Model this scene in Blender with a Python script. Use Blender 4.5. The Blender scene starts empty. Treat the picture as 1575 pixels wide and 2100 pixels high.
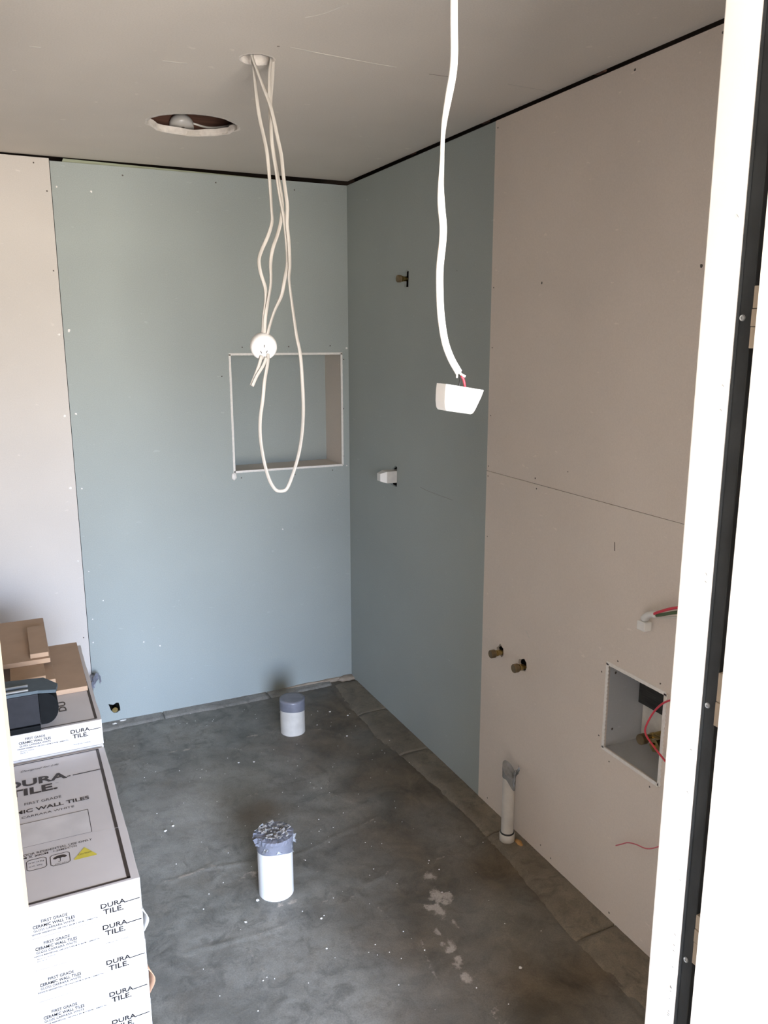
import bpy, bmesh, math, random
import numpy as np
from mathutils import Vector, Matrix
from math import sin, cos, pi, radians

SC = bpy.context.scene
COL = SC.collection

# ------------------------------------------------------------------ camera
# x = 0 right wall, y = 0 back wall (camera at negative y), z = 0 floor
cam_d = bpy.data.cameras.new('camera')
cam = bpy.data.objects.new('camera', cam_d); COL.objects.link(cam)
YAW, PITCH, ROLL = 0.440587505, 0.214024548, -0.00103957
fw = Vector((sin(YAW)*cos(PITCH), cos(YAW)*cos(PITCH), -sin(PITCH)))
rr = Vector((cos(YAW), -sin(YAW), 0)); uu = rr.cross(fw)
r2 = rr*cos(ROLL) + uu*sin(ROLL); u2 = -rr*sin(ROLL) + uu*cos(ROLL)
cam.matrix_world = Matrix(((r2.x, u2.x, -fw.x, -1.51650873), (r2.y, u2.y, -fw.y, -3.60864138),
                           (r2.z, u2.z, -fw.z, 1.71785406), (0, 0, 0, 1)))
cam_d.sensor_fit = 'VERTICAL'; cam_d.sensor_height = 24.0
cam_d.lens = 1666.35*24.0/2100.0
cam_d.clip_start = 0.02
SC.camera = cam

# ------------------------------------------------------------------ daylight and exposure
W = bpy.data.worlds.new('daylight'); SC.world = W; W.use_nodes = True
wn = W.node_tree.nodes; wl = W.node_tree.links; wn.clear()
w_out = wn.new('ShaderNodeOutputWorld'); w_bg = wn.new('ShaderNodeBackground')
w_tc = wn.new('ShaderNodeTexCoord'); w_sep = wn.new('ShaderNodeSeparateXYZ'); w_rmp = wn.new('ShaderNodeValToRGB')
w_map = wn.new('ShaderNodeMapRange'); w_map.inputs[1].default_value = -1; w_map.inputs[2].default_value = 1
wl.new(w_tc.outputs['Generated'], w_sep.inputs[0]); wl.new(w_sep.outputs['Z'], w_map.inputs[0])
wl.new(w_map.outputs[0], w_rmp.inputs[0]); wl.new(w_rmp.outputs[0], w_bg.inputs[0]); wl.new(w_bg.outputs[0], w_out.inputs[0])
els = w_rmp.color_ramp.elements
els[0].position = 0.0; els[0].color = (0.86, 0.78, 0.69, 1)          # bright ground outside
els[1].position = 1.0; els[1].color = (0.72, 0.95, 1.45, 1)          # sky overhead
for p_, c_ in ((0.485, (0.88, 0.81, 0.72, 1)), (0.515, (0.95, 0.97, 1.0, 1)), (0.56, (1.04, 1.30, 1.80, 1))):
    e_ = els.new(p_); e_.color = c_
w_bg.inputs[1].default_value = 33.0
# light portal in the glazed opening of the room the camera stands in (gives no light itself, only guides sampling)
WX0, WX1, WZ0, WZ1, WY = -2.05, 0.45, 0.05, 2.15, -6.0
pt_d = bpy.data.lights.new('window_portal', 'AREA'); pt_d.shape = 'RECTANGLE'; pt_d.size = WX1-WX0; pt_d.size_y = WZ1-WZ0
pt_d.cycles.is_portal = True
pt = bpy.data.objects.new('window_portal', pt_d); COL.objects.link(pt)
pt.location = ((WX0+WX1)/2, WY+.005, (WZ0+WZ1)/2); pt.rotation_euler = (radians(90), 0, 0)

vs = SC.view_settings
vs.view_transform = 'Standard'; vs.look = 'None'; vs.gamma = 1.0; vs.use_curve_mapping = False
vs.exposure = 0.0
SC.cycles.max_bounces = 10; SC.cycles.diffuse_bounces = 8
SC.cycles.use_denoising = True

RNG = random.Random(7)

# ------------------------------------------------------------------ object helpers
def tag(o, label=None, cat=None, group=None, kind=None):
    if label: o['label'] = label
    if cat: o['category'] = cat
    if group: o['group'] = group
    if kind: o['kind'] = kind
    return o

def empty(name, loc=(0, 0, 0), parent=None, **k):
    o = bpy.data.objects.new(name, None); COL.objects.link(o); o.location = loc
    o.empty_display_size = 0.05
    if parent: put(o, parent)
    return tag(o, **k)

def put(o, parent):
    o.parent = parent
    p = parent; off = Vector((0, 0, 0))
    while p: off += p.location; p = p.parent
    o.location = Vector(o.location) - off

def obj(name, src, mat, parent=None, smooth=False, **k):
    """link a bmesh / mesh (built in world coordinates) as one object"""
    if isinstance(src, bmesh.types.BMesh):
        me = bpy.data.meshes.new(name); src.normal_update(); src.to_mesh(me); src.free()
    else:
        me = src
    if mat is not None and not me.materials:
        for m_ in (mat if isinstance(mat, (list, tuple)) else [mat]): me.materials.append(m_)
    if smooth:
        for p in me.polygons: p.use_smooth = True
    o = bpy.data.objects.new(name, me); COL.objects.link(o)
    if parent: put(o, parent)
    return tag(o, **k)

def bx(bm, x0, x1, y0, y1, z0, z1, bev=0.0, seg=1, mi=0):
    b2 = bmesh.new()
    bmesh.ops.create_cube(b2, size=1.0)
    for v in b2.verts:
        v.co = Vector(((x0+x1)/2 + v.co.x*(x1-x0), (y0+y1)/2 + v.co.y*(y1-y0), (z0+z1)/2 + v.co.z*(z1-z0)))
    if bev > 0:
        bmesh.ops.bevel(b2, geom=list(b2.edges), offset=bev, segments=seg, affect='EDGES', profile=0.6)
    for f in b2.faces: f.material_index = mi
    tmp = bpy.data.meshes.new('t'); b2.to_mesh(tmp); b2.free(); bm.from_mesh(tmp); bpy.data.meshes.remove(tmp)
    return bm

def box(*a, **k): return bx(bmesh.new(), *a, **k)

def lathe(bm, prof, origin, axis, seg=32, mi=0):
    """prof = [(radius, distance along axis)]"""
    ax = Vector(axis).normalized(); o = Vector(origin)
    s = ax.orthogonal().normalized(); t = ax.cross(s)
    rings = []
    for r, h in prof:
        if r < 1e-6: rings.append([bm.verts.new(o + ax*h)])
        else: rings.append([bm.verts.new(o + ax*h + (s*cos(2*pi*i/seg) + t*sin(2*pi*i/seg))*r) for i in range(seg)])
    for a, b in zip(rings, rings[1:]):
        for i in range(seg):
            j = (i+1) % seg
            if len(a) == 1 and len(b) == 1: continue
            if len(a) == 1: f = bm.faces.new((a[0], b[j], b[i]))
            elif len(b) == 1: f = bm.faces.new((a[i], a[j], b[0]))
            else: f = bm.faces.new((a[i], a[j], b[j], b[i]))
            f.material_index = mi
    bmesh.ops.recalc_face_normals(bm, faces=list(bm.faces))
    return bm

def catmull(pts, n=6):
    P = [Vector(p) for p in pts]; P = [P[0]*2-P[1]] + P + [P[-1]*2-P[-2]]
    out = []
    for i in range(1, len(P)-2):
        for k in range(n):
            t = k/n
            out.append(0.5*((2*P[i]) + (P[i+1]-P[i-1])*t + (2*P[i-1]-5*P[i]+4*P[i+1]-P[i+2])*t*t + (3*P[i]-P[i-1]-3*P[i+1]+P[i+2])*t**3))
    out.append(P[-2]); return out

def sweep(pts, w, t=None, seg=10, n=6, twist=lambda u: 0.0, ref=(0, -1, 0), bm=None, cap=True):
    """flat or round flex along pts: w / t are half width and half thickness"""
    bm = bm or bmesh.new(); t = t or w
    C = catmull(pts, n); N = len(C); ref = Vector(ref); rings = []
    for i, c in enumerate(C):
        T = (C[min(i+1, N-1)] - C[max(i-1, 0)]).normalized()
        s = T.cross(ref)
        if s.length < 1e-3: s = T.orthogonal()
        s.normalize(); nn = s.cross(T).normalized()
        a = twist(i/(N-1)); s2 = s*cos(a) + nn*sin(a); n2 = -s*sin(a) + nn*cos(a)
        ring = []
        for k in range(seg):
            q = 2*pi*k/seg; cx, cy = cos(q), sin(q)
            e = 0.6
            cx = math.copysign(abs(cx)**e, cx); cy = math.copysign(abs(cy)**e, cy) if t != w else sin(q)
            if t == w: cx = cos(q)
            ring.append(bm.verts.new(c + s2*w*cx + n2*t*cy))
        rings.append(ring)
    for a, b in zip(rings, rings[1:]):
        for k in range(seg):
            j = (k+1) % seg; bm.faces.new((a[k], a[j], b[j], b[k]))
    if cap:
        bm.faces.new(rings[0][::-1]); bm.faces.new(rings[-1])
    bmesh.ops.recalc_face_normals(bm, faces=list(bm.faces))
    return bm

def to_mesh(ob):
    dg = bpy.context.evaluated_depsgraph_get(); dg.update()
    me = bpy.data.meshes.new_from_object(ob.evaluated_get(dg))
    d = ob.data; bpy.data.objects.remove(ob); bpy.data.curves.remove(d)
    return me

PLANES = {'back': Matrix(((1, 0, 0, 0), (0, 0, -1, 0), (0, 1, 0, 0), (0, 0, 0, 1))),      # local (x, z) facing -y
          'right': Matrix(((0, 0, -1, 0), (-1, 0, 0, 0), (0, 1, 0, 0), (0, 0, 0, 1))),    # local (-y, z) facing -x
          'floor': Matrix.Identity(4)}

def sheet(loops, thick, plane, level):
    """a flat sheet with cut-outs: loops[0] outline, others holes; front face on `level`, body behind it"""
    cu = bpy.data.curves.new('sheet', 'CURVE'); cu.dimensions = '2D'; cu.fill_mode = 'BOTH'; cu.extrude = thick/2
    for lp in loops:
        sp = cu.splines.new('POLY'); sp.points.add(len(lp)-1)
        for i, p in enumerate(lp): sp.points[i].co = (p[0], p[1], 0, 1)
        sp.use_cyclic_u = True
    ob = bpy.data.objects.new('sheet', cu); COL.objects.link(ob)
    me = to_mesh(ob)
    M = PLANES[plane]
    if plane == 'back': T = Matrix.Translation((0, level + thick/2, 0))
    elif plane == 'right': T = Matrix.Translation((level + thick/2, 0, 0))
    else: T = Matrix.Translation((0, 0, level + thick/2))
    me.transform(T @ M); me.materials.clear()
    return me

def ragged(cx, cy, rx, ry, n=14, j=0.2, seed=1):
    r = random.Random(seed)
    return [(cx + rx*cos(2*pi*i/n)*(1 + r.uniform(-j, j)), cy + ry*sin(2*pi*i/n)*(1 + r.uniform(-j, j))) for i in range(n)]

def circle(cx, cy, r, n=48, j=0.0, seed=2):
    return ragged(cx, cy, r, r, n, j, seed)

# ------------------------------------------------------------------ materials
def nodes(m):
    m.use_nodes = True; nt = m.node_tree; b = nt.nodes['Principled BSDF']; return nt, b

def mat(name, col, rough=0.6, metal=0.0, noise=0.0, scale=30.0, bump=0.0, bscale=80.0, spec=0.5, stretch=None, col2=None, detail=4):
    m = bpy.data.materials.new(name); nt, b = nodes(m)
    b.inputs['Base Color'].default_value = (*col, 1); b.inputs['Roughness'].default_value = rough
    b.inputs['Metallic'].default_value = metal; b.inputs['Specular IOR Level'].default_value = spec
    tc = nt.nodes.new('ShaderNodeTexCoord'); src = tc.outputs['Object']
    if stretch:
        mp = nt.nodes.new('ShaderNodeMapping'); mp.inputs['Scale'].default_value = stretch
        nt.links.new(src, mp.inputs[0]); src = mp.outputs[0]
    if noise > 0:
        nz = nt.nodes.new('ShaderNodeTexNoise'); nz.inputs['Scale'].default_value = scale; nz.inputs['Detail'].default_value = detail
        rp = nt.nodes.new('ShaderNodeValToRGB'); nt.links.new(src, nz.inputs[0]); nt.links.new(nz.outputs[0], rp.inputs[0])
        c2 = col2 or tuple(c*(1+noise) for c in col); c1 = tuple(c*(1-noise) for c in col) if not col2 else col
        rp.color_ramp.elements[0].position = 0.32; rp.color_ramp.elements[0].color = (*c1, 1)
        rp.color_ramp.elements[1].position = 0.68; rp.color_ramp.elements[1].color = (*c2, 1)
        nt.links.new(rp.outputs[0], b.inputs['Base Color'])
    if bump > 0:
        nb = nt.nodes.new('ShaderNodeTexNoise'); nb.inputs['Scale'].default_value = bscale; nb.inputs['Detail'].default_value = 5
        bp = nt.nodes.new('ShaderNodeBump'); bp.inputs['Strength'].default_value = bump; bp.inputs['Distance'].default_value = 0.002
        nt.links.new(src, nb.inputs[0]); nt.links.new(nb.outputs[0], bp.inputs['Height']); nt.links.new(bp.outputs[0], b.inputs['Normal'])
    return m

def board_mat(name, col, speck):
    """paper-faced plasterboard: faint cloudy tone, fine speckle, a few pale scuffs"""
    m = bpy.data.materials.new(name); nt, b = nodes(m); L = nt.links
    b.inputs['Roughness'].default_value = 0.75; b.inputs['Specular IOR Level'].default_value = 0.3
    tc = nt.nodes.new('ShaderNodeTexCoord')
    n1 = nt.nodes.new('ShaderNodeTexNoise'); n1.inputs['Scale'].default_value = 1.7; n1.inputs['Detail'].default_value = 3
    n2 = nt.nodes.new('ShaderNodeTexNoise'); n2.inputs['Scale'].default_value = 260; n2.inputs['Detail'].default_value = 2
    n3 = nt.nodes.new('ShaderNodeTexNoise'); n3.inputs['Scale'].default_value = 22; n3.inputs['Detail'].default_value = 2
    mp = nt.nodes.new('ShaderNodeMapping'); mp.inputs['Scale'].default_value = (1, 1, 2.6); mp.inputs['Rotation'].default_value = (0.4, 0.3, 0)
    for n in (n1, n2): L.new(tc.outputs['Object'], n.inputs[0])
    L.new(tc.outputs['Object'], mp.inputs[0]); L.new(mp.outputs[0], n3.inputs[0])
    r1 = nt.nodes.new('ShaderNodeValToRGB'); L.new(n1.outputs[0], r1.inputs[0])
    r1.color_ramp.elements[0].position = .3; r1.color_ramp.elements[1].position = .7
    r1.color_ramp.elements[0].color = (*[c*.95 for c in col], 1); r1.color_ramp.elements[1].color = (*[c*1.05 for c in col], 1)
    r2_ = nt.nodes.new('ShaderNodeMapRange'); r2_.inputs[1].default_value = .3; r2_.inputs[2].default_value = .7
    r2_.inputs[3].default_value = 1-speck; r2_.inputs[4].default_value = 1+speck; L.new(n2.outputs[0], r2_.inputs[0])
    mx = nt.nodes.new('ShaderNodeVectorMath'); mx.operation = 'SCALE'; L.new(r1.outputs[0], mx.inputs[0]); L.new(r2_.outputs[0], mx.inputs['Scale'])
    sc = nt.nodes.new('ShaderNodeMapRange'); sc.inputs[1].default_value = .72; sc.inputs[2].default_value = .76
    sc.inputs[3].default_value = 0; sc.inputs[4].default_value = .35; L.new(n3.outputs[0], sc.inputs[0])
    mm = nt.nodes.new('ShaderNodeMixRGB'); L.new(sc.outputs[0], mm.inputs[0]); L.new(mx.outputs[0], mm.inputs[1]); mm.inputs[2].default_value = (*[min(1, c*1.35) for c in col], 1)
    L.new(mm.outputs[0], b.inputs['Base Color'])
    bp = nt.nodes.new('ShaderNodeBump'); bp.inputs['Strength'].default_value = .08; bp.inputs['Distance'].default_value = .001
    L.new(n2.outputs[0], bp.inputs['Height']); L.new(bp.outputs[0], b.inputs['Normal'])
    return m

M_BLUE = board_mat('blue_plasterboard', (0.355, 0.392, 0.378), 0.05)
M_PALE = board_mat('pale_plasterboard', (0.60, 0.56, 0.52), 0.03)
M_PALE_R = board_mat('grey_plasterboard', (0.69, 0.615, 0.545), 0.03)
M_CEIL = board_mat('ceiling_plasterboard', (0.66, 0.605, 0.54), 0.04)
M_CORE = mat('gypsum_core', (0.78, 0.72, 0.66), 0.9, noise=.08, scale=60, bump=.5, bscale=220)
M_BEAD = mat('white_stopping_bead', (0.80, 0.77, 0.73), 0.55, noise=.05, scale=90, bump=.3, bscale=300)
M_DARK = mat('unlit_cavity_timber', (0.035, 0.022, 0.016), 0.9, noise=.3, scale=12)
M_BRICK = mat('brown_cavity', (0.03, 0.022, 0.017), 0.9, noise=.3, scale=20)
M_GREEN = mat('treated_timber', (0.33, 0.36, 0.26), 0.8, noise=.12, scale=10, stretch=(2, 30, 30))
M_SCREW = mat('screw_dimple', (0.10, 0.085, 0.07), 0.7)
M_DAB = mat('white_filler', (0.85, 0.83, 0.80), 0.8, bump=.3)
M_PVC = mat('white_pvc', (0.78, 0.77, 0.74), 0.38, noise=.05, scale=9, spec=.5)
M_PVCD = mat('dusty_pvc', (0.60, 0.57, 0.52), 0.55, noise=.08, scale=25)
M_TAPE = mat('grey_duct_tape', (0.19, 0.195, 0.23), 0.33, noise=.12, scale=30, bump=.5, bscale=60)
M_TAPE2 = mat('silver_tape', (0.33, 0.34, 0.35), 0.25, metal=.35, noise=.2, scale=30, bump=.8, bscale=60)
M_STONE = mat('mortar_chips', (0.27, 0.255, 0.235), 0.9, noise=.25, scale=50)
M_BRASS = mat('brass', (0.42, 0.30, 0.12), 0.26, metal=1.0, noise=.15, scale=50)
M_BRASSD = mat('dull_brass', (0.22, 0.16, 0.09), 0.5, metal=.7, noise=.2, scale=50)
M_WHITE = mat('white_cable', (0.86, 0.83, 0.79), 0.4, noise=.02, scale=20)
M_FLEX = mat('cream_flex', (0.50, 0.465, 0.42), 0.5, noise=.04, scale=20)
M_PLUG = mat('white_plug_plastic', (0.88, 0.86, 0.83), 0.35)
M_RED = mat('red_wire', (0.62, 0.05, 0.08), 0.4)
M_RED2 = mat('faded_red_wire', (0.60, 0.14, 0.17), 0.5)
M_BLACKW = mat('black_wire', (0.02, 0.02, 0.02), 0.4)
M_GREENW = mat('green_wire', (0.08, 0.13, 0.06), 0.4)
M_JAMB = mat('primed_white_jamb', (0.86, 0.83, 0.78), 0.5, noise=.02, scale=5)
M_CREAM = mat('cream_jamb', (0.84, 0.74, 0.56), 0.5, noise=.03, scale=8)
M_STEEL = mat('dark_galvanised_steel', (0.020, 0.022, 0.023), 0.75, spec=.2, noise=.25, scale=24, bump=.2, stretch=(1, 1, .5))
M_STUD = mat('brown_stud', (0.26, 0.165, 0.12), 0.85, noise=.2, scale=14, stretch=(8, 8, 1))
M_PACK = mat('packer_timber', (0.24, 0.195, 0.145), 0.8, noise=.1, scale=30)
M_ZINC = mat('zinc_screw', (0.35, 0.36, 0.36), 0.3, metal=.7)
M_CARD = mat('printed_white_carton', (0.60, 0.555, 0.53), 0.62, noise=.04, scale=7, bump=.12, bscale=18)
M_CARDW = mat('carton_white_face', (0.62, 0.60, 0.59), 0.6, noise=.03, scale=7, bump=.15, bscale=18)
M_KRAFT = mat('torn_carton_inside', (0.45, 0.27, 0.17), 0.85, noise=.15, scale=25)
M_EDGE = mat('crushed_carton_side', (0.50, 0.49, 0.47), 0.7, noise=.12, scale=20, bump=.4, bscale=25)
M_INK = mat('dark_brown_ink', (0.045, 0.032, 0.026), 0.6)
M_INK2 = mat('grey_ink', (0.018, 0.016, 0.016), 0.9, spec=.1)
M_SAMPLE = mat('marble_sample_print', (0.62, 0.58, 0.555), 0.6, noise=.09, scale=14, detail=8)
M_YEL = mat('yellow_ink', (0.62, 0.52, 0.06), 0.6, noise=.05)
M_MDF = mat('raw_mdf', (0.40, 0.27, 0.175), 0.75, noise=.06, scale=14)
M_TOOLG = mat('charcoal_plastic', (0.018, 0.019, 0.023), 0.7, spec=.25, noise=.12, scale=60)
M_TOOLB = mat('black_plastic', (0.004, 0.005, 0.006), 0.7, spec=.12, noise=.2, scale=60)
M_TOOLT = mat('grey_blue_plastic', (0.085, 0.11, 0.125), 0.7, spec=.25, noise=.08, scale=60)
M_FOIL = mat('white_wrap', (0.60, 0.58, 0.54), 0.5, noise=.2, scale=20, bump=.9, bscale=30)
M_FOAM = mat('orange_foam', (0.42, 0.24, 0.09), 0.9, bump=.6, noise=.3)

# ------------------------------------------------------------------ floor
def vnoise(x, y, s, seed):
    r = np.random.RandomState(seed); g = r.rand(64, 64)
    u = x*s + 17.3; v = y*s + 31.7
    i = np.floor(u).astype(int); j = np.floor(v).astype(int); a = u-i; b = v-j
    a = a*a*(3-2*a); b = b*b*(3-2*b)
    G = lambda p, q: g[p % 64, q % 64]
    return (G(i, j)*(1-a)*(1-b) + G(i+1, j)*a*(1-b) + G(i, j+1)*(1-a)*b + G(i+1, j+1)*a*b)*2-1

def seg_d(X, Y, pts):
    D = np.full(X.shape, 9.0)
    for (x0, y0), (x1, y1) in zip(pts, pts[1:]):
        dx, dy = x1-x0, y1-y0; L2 = dx*dx+dy*dy+1e-12
        t = np.clip(((X-x0)*dx + (Y-y0)*dy)/L2, 0, 1)
        D = np.minimum(D, np.hypot(X-x0-t*dx, Y-y0-t*dy))
    return D

FX0, FX1, FY0, FY1, ST = -2.62, 0.16, -3.6, 0.26, 0.009
xs = np.arange(FX0, FX1+ST, ST); ys = np.arange(FY0, FY1+ST, ST)
X, Y = np.meshgrid(xs, ys); ny, nx = X.shape
wx = X + 0.02*vnoise(X, Y, 9, 5); wy = Y + 0.02*vnoise(X, Y, 9, 6)
H = (0.0022*vnoise(X, Y, 2.2, 1) + 0.0012*vnoise(X, Y, 7, 2) + 0.0007*vnoise(X, Y, 21, 3) + 0.0005*vnoise(X, Y, 55, 4))
RIDGES = [([(-1.257, -.363), (-1.043, -.376), (-.90, -.40), (-.74, -.46), (-.635, -.57), (-.534, -.684)], .0028),
          ([(-1.178, -1.221), (-1.012, -1.224), (-.902, -1.242)], .004), ([(-1.009, -1.088), (-1.011, -1.219)], .0025),
          ([(-.75, -1.27), (-.66, -1.25), (-.482, -1.218), (-.40, -1.20)], .003),
          ([(-1.165, -1.561), (-.98, -1.575), (-.80, -1.578), (-.66, -1.545), (-.52, -1.50), (-.46, -1.44)], .003),
          ([(-1.012, -1.601), (-1.014, -1.732)], .0025), ([(-.627, -.892), (-.499, -.899)], .0025),
          ([(-.534, -.684), (-.486, -.728), (-.48, -.876), (-.50, -.95), (-.45, -1.06)], .0025),
          ([(-.96, -1.30), (-.86, -1.33), (-.70, -1.38)], .002), ([(-.47, -.43), (-.30, -.50), (-.27, -.62)], .0018),
          ([(-.93, -.404), (-.90, -.50)], .002), ([(-.60, -1.62), (-.55, -1.80), (-.60, -1.98)], .0018),
          ([(-1.15, -1.32), (-1.05, -1.45)], .002), ([(-.38, -1.55), (-.33, -1.50), (-.24, -1.52)], .0018)]
ridge = np.zeros_like(X)
for pts, h in RIDGES:
    d = seg_d(wx, wy, pts); k = np.exp(-(d/0.007)**2); H += h*k*(.6+.4*vnoise(X, Y, 30, 11)); ridge = np.maximum(ridge, k)
# trench edge patched by the perimeter screed
H += 0.003*np.exp(-((np.hypot(X+.86, Y+1.42)-.14)/.03)**2)*(.5+.5*vnoise(X, Y, 25, 12))
H += 0.006*np.exp(-(np.hypot(X+.468, Y+.435)/.08)**2)
H -= 0.004*np.exp(-(seg_d(wx, wy, [(-.126, -.09), (-.13, -.25), (-.152, -.63), (-.114, -1.04), (-.104, -1.354), (-.105, -1.565), (-.122, -1.718), (-.147, -2.0), (-.141, -2.24), (-.13, -2.9)])/.006)**2)
inside = (X < -0.0) & (Y < 0.0)
H = np.where(inside, H, 0) - 0.001
verts = np.stack([X, Y, H], -1).reshape(-1, 3)
ii = np.arange(ny-1)[:, None]*nx + np.arange(nx-1)[None]
quads = np.stack([ii, ii+1, ii+nx+1, ii+nx], -1).reshape(-1, 4)
me = bpy.data.meshes.new('floor')
me.vertices.add(len(verts)); me.vertices.foreach_set('co', verts.ravel())
me.loops.add(quads.size); me.loops.foreach_set('vertex_index', quads.ravel())
me.polygons.add(len(quads)); me.polygons.foreach_set('loop_start', np.arange(0, quads.size, 4))
me.polygons.foreach_set('loop_total', np.full(len(quads), 4)); me.update(calc_edges=True)
me.polygons.foreach_set('use_smooth', np.ones(len(quads), bool))
# R: dry plaster smears  G: rusty brown stain  B: browner cement towards the right and the near side
sm = np.zeros_like(X)
for cx, cy, rx, ry, a in ((-.405, -1.59, .035, .04, .9), (-.445, -1.69, .055, .055, 1.3), (-.40, -1.68, .035, .03, 1.0), (-.49, -1.88, .025, .10, .8),
                          (-.505, -1.97, .02, .06, .9), (-.49, -2.14, .03, .05, .7), (-1.10, -1.22, .09, .008, .9), (-.93, -.39, .07, .015, .8),
                          (-.86, -1.23, .03, .015, .9), (-.90, -1.34, .05, .03, .7), (-.78, -.86, .05, .03, .6), (-.62, -.40, .05, .02, .6), (-.95, -.30, .03, .03, .5),
                          (-.70, -.76, .08, .03, .35), (-.86, -1.49, .07, .02, .8), (-.50, -1.80, .02, .05, .6), (-.52, -1.63, .05, .012, .6), (-.43, -1.77, .02, .05, .7), (-.415, -1.625, .05, .03, .5), (-.95, -1.33, .03, .02, .7), (-.75, -1.52, .06, .01, .5)):
    q = ((wx-cx)/rx)**2 + ((wy-cy)/ry)**2
    sm = np.maximum(sm, a*np.exp(-q)*(0.75+0.7*vnoise(X, Y, 60, 21)))
sm = np.clip(np.where(sm > .42, sm*.95, sm*.55) + ridge*.55*(.6+.6*vnoise(X, Y, 40, 9)), 0, 1)
ru = np.zeros_like(X)
for cx, cy, rx, ry, a in ((-.79, -.98, .11, .10, .9), (-.82, -.84, .13, .08, .45), (-.70, -.85, .12, .10, .3)):
    ru = np.maximum(ru, a*np.exp(-((wx-cx)/rx)**2 - ((wy-cy)/ry)**2))
ru = np.clip(ru*(.8+.4*vnoise(X, Y, 18, 22)), 0, 1)
brn = 1/(1+np.exp(-(X+.58+.12*vnoise(X, Y, 3, 23)+.06*vnoise(X, Y, 9, 24)-.22*(Y+1.1))/.06))
brn = np.clip(brn*(.75+.35*vnoise(X, Y, 6, 25)), 0, 1)
du = np.zeros_like(X)     # pale cement dust
for cx, cy, rx, ry, a in ((-1.06, -.85, .20, .20, .9), (-.90, -.62, .22, .14, .55), (-1.16, -1.08, .10, .12, .8), (-.98, -.30, .08, .10, .5), (-.66, -.70, .18, .10, .5),
                          (-1.15, -1.95, .12, .20, .35), (-.72, -2.05, .25, .15, .45), (-.60, -1.15, .10, .08, .25), (-.92, -1.75, .2, .1, .2), (-.30, -1.75, .05, .2, .3)):
    du = np.maximum(du, a*np.exp(-((wx-cx)/rx)**2 - ((wy-cy)/ry)**2))
du = np.clip(du*(.85+.5*vnoise(X, Y, 13, 26)), 0, 1)
cl = np.stack([sm, ru, brn, du], -1).reshape(-1, 4).astype(np.float32)
at = me.color_attributes.new('stains', 'FLOAT_COLOR', 'POINT'); at.data.foreach_set('color', cl.ravel())

def concrete(name, use_attr, base=(0.185, 0.182, 0.160), pale=(0.36, 0.35, 0.31)):
    m = bpy.data.materials.new(name); nt, b = nodes(m); L = nt.links
    tc = nt.nodes.new('ShaderNodeTexCoord')
    def nz(s, d=5, r=.55, dist=0):
        n = nt.nodes.new('ShaderNodeTexNoise'); n.inputs['Scale'].default_value = s; n.inputs['Detail'].default_value = d
        n.inputs['Roughness'].default_value = r; n.inputs['Distortion'].default_value = dist
        L.new(tc.outputs['Object'], n.inputs[0]); return n
    def mix(f, a, c, kind='MIX'):
        x = nt.nodes.new('ShaderNodeMixRGB'); x.blend_type = kind
        for s, v in ((0, f), (1, a), (2, c)):
            if isinstance(v, tuple): x.inputs[s].default_value = (*v, 1)
            elif isinstance(v, float): x.inputs[s].default_value = v
            else: L.new(v, x.inputs[s])
        return x.outputs[0]
    def rng(v, a, b2, c, d):
        r = nt.nodes.new('ShaderNodeMapRange'); L.new(v, r.inputs[0])
        for k, q in enumerate((a, b2, c, d)): r.inputs[k+1].default_value = q
        return r.outputs[0]
    c = mix(rng(nz(2.6, 7, .6, .6).outputs[0], .35, .68, 0, 1), base, pale)
    c = mix(rng(nz(11, 8, .65, .8).outputs[0], .42, .72, 0, .45), c, tuple(x*.55 for x in base))
    c = mix(rng(nz(5, 6, .6).outputs[0], .52, .7, 0, .35), c, (.13, .095, .058))
    c = mix(rng(nz(16, 9, .7, 1.0).outputs[0], .50, .66, 0, .55), c, tuple(x*.42 for x in base))
    if use_attr:
        a = nt.nodes.new('ShaderNodeVertexColor'); a.layer_name = 'stains'
        s = nt.nodes.new('ShaderNodeSeparateColor'); L.new(a.outputs[0], s.inputs[0])
        brown = mix(rng(nz(7, 9, .7, .6).outputs[0], .36, .64, 0, 1), (.058, .042, .025), (.175, .130, .083))
        c = mix(s.outputs[2], c, brown)
        c = mix(s.outputs[1], c, (.12, .075, .030))
        wn_ = nz(95, 10, .8)
        c = mix(rng(a.outputs['Alpha'], 0, 1, 0, .62), c, (.40, .385, .345))
        ad = nt.nodes.new('ShaderNodeMath'); ad.operation = 'ADD'; L.new(s.outputs[0], ad.inputs[0]); L.new(rng(wn_.outputs[0], .3, .7, -.38, .38), ad.inputs[1])
        f1 = rng(ad.outputs[0], .36, .72, 0, .85)
        c = mix(f1, c, (.50, .43, .36))
    vo = nt.nodes.new('ShaderNodeTexVoronoi'); vo.inputs['Scale'].default_value = 90; L.new(tc.outputs['Object'], vo.inputs[0])
    n9 = nz(240, 2)
    c = mix(rng(n9.outputs[0], .3, .7, 0, .28), c, (.03, .028, .025), 'MIX')
    L.new(c, b.inputs['Base Color'])
    L.new(rng(nz(4, 4).outputs[0], .35, .65, .38, .72), b.inputs['Roughness'])
    bp = nt.nodes.new('ShaderNodeBump'); bp.inputs['Strength'].default_value = .55; bp.inputs['Distance'].default_value = .0025
    bn = nz(34, 9, .68, .4); L.new(bn.outputs[0], bp.inputs['Height']); L.new(bp.outputs[0], b.inputs['Normal'])
    return m

M_CONC = concrete('stained_concrete', True)
M_MORT = concrete('perimeter_mortar', False, (0.165, 0.135, 0.098), (0.30, 0.255, 0.19))
M_MORTB = concrete('pale_perimeter_mortar', False, (0.28, 0.265, 0.24), (0.46, 0.44, 0.40))
floor = obj('floor', me, M_CONC, kind='structure')

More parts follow.
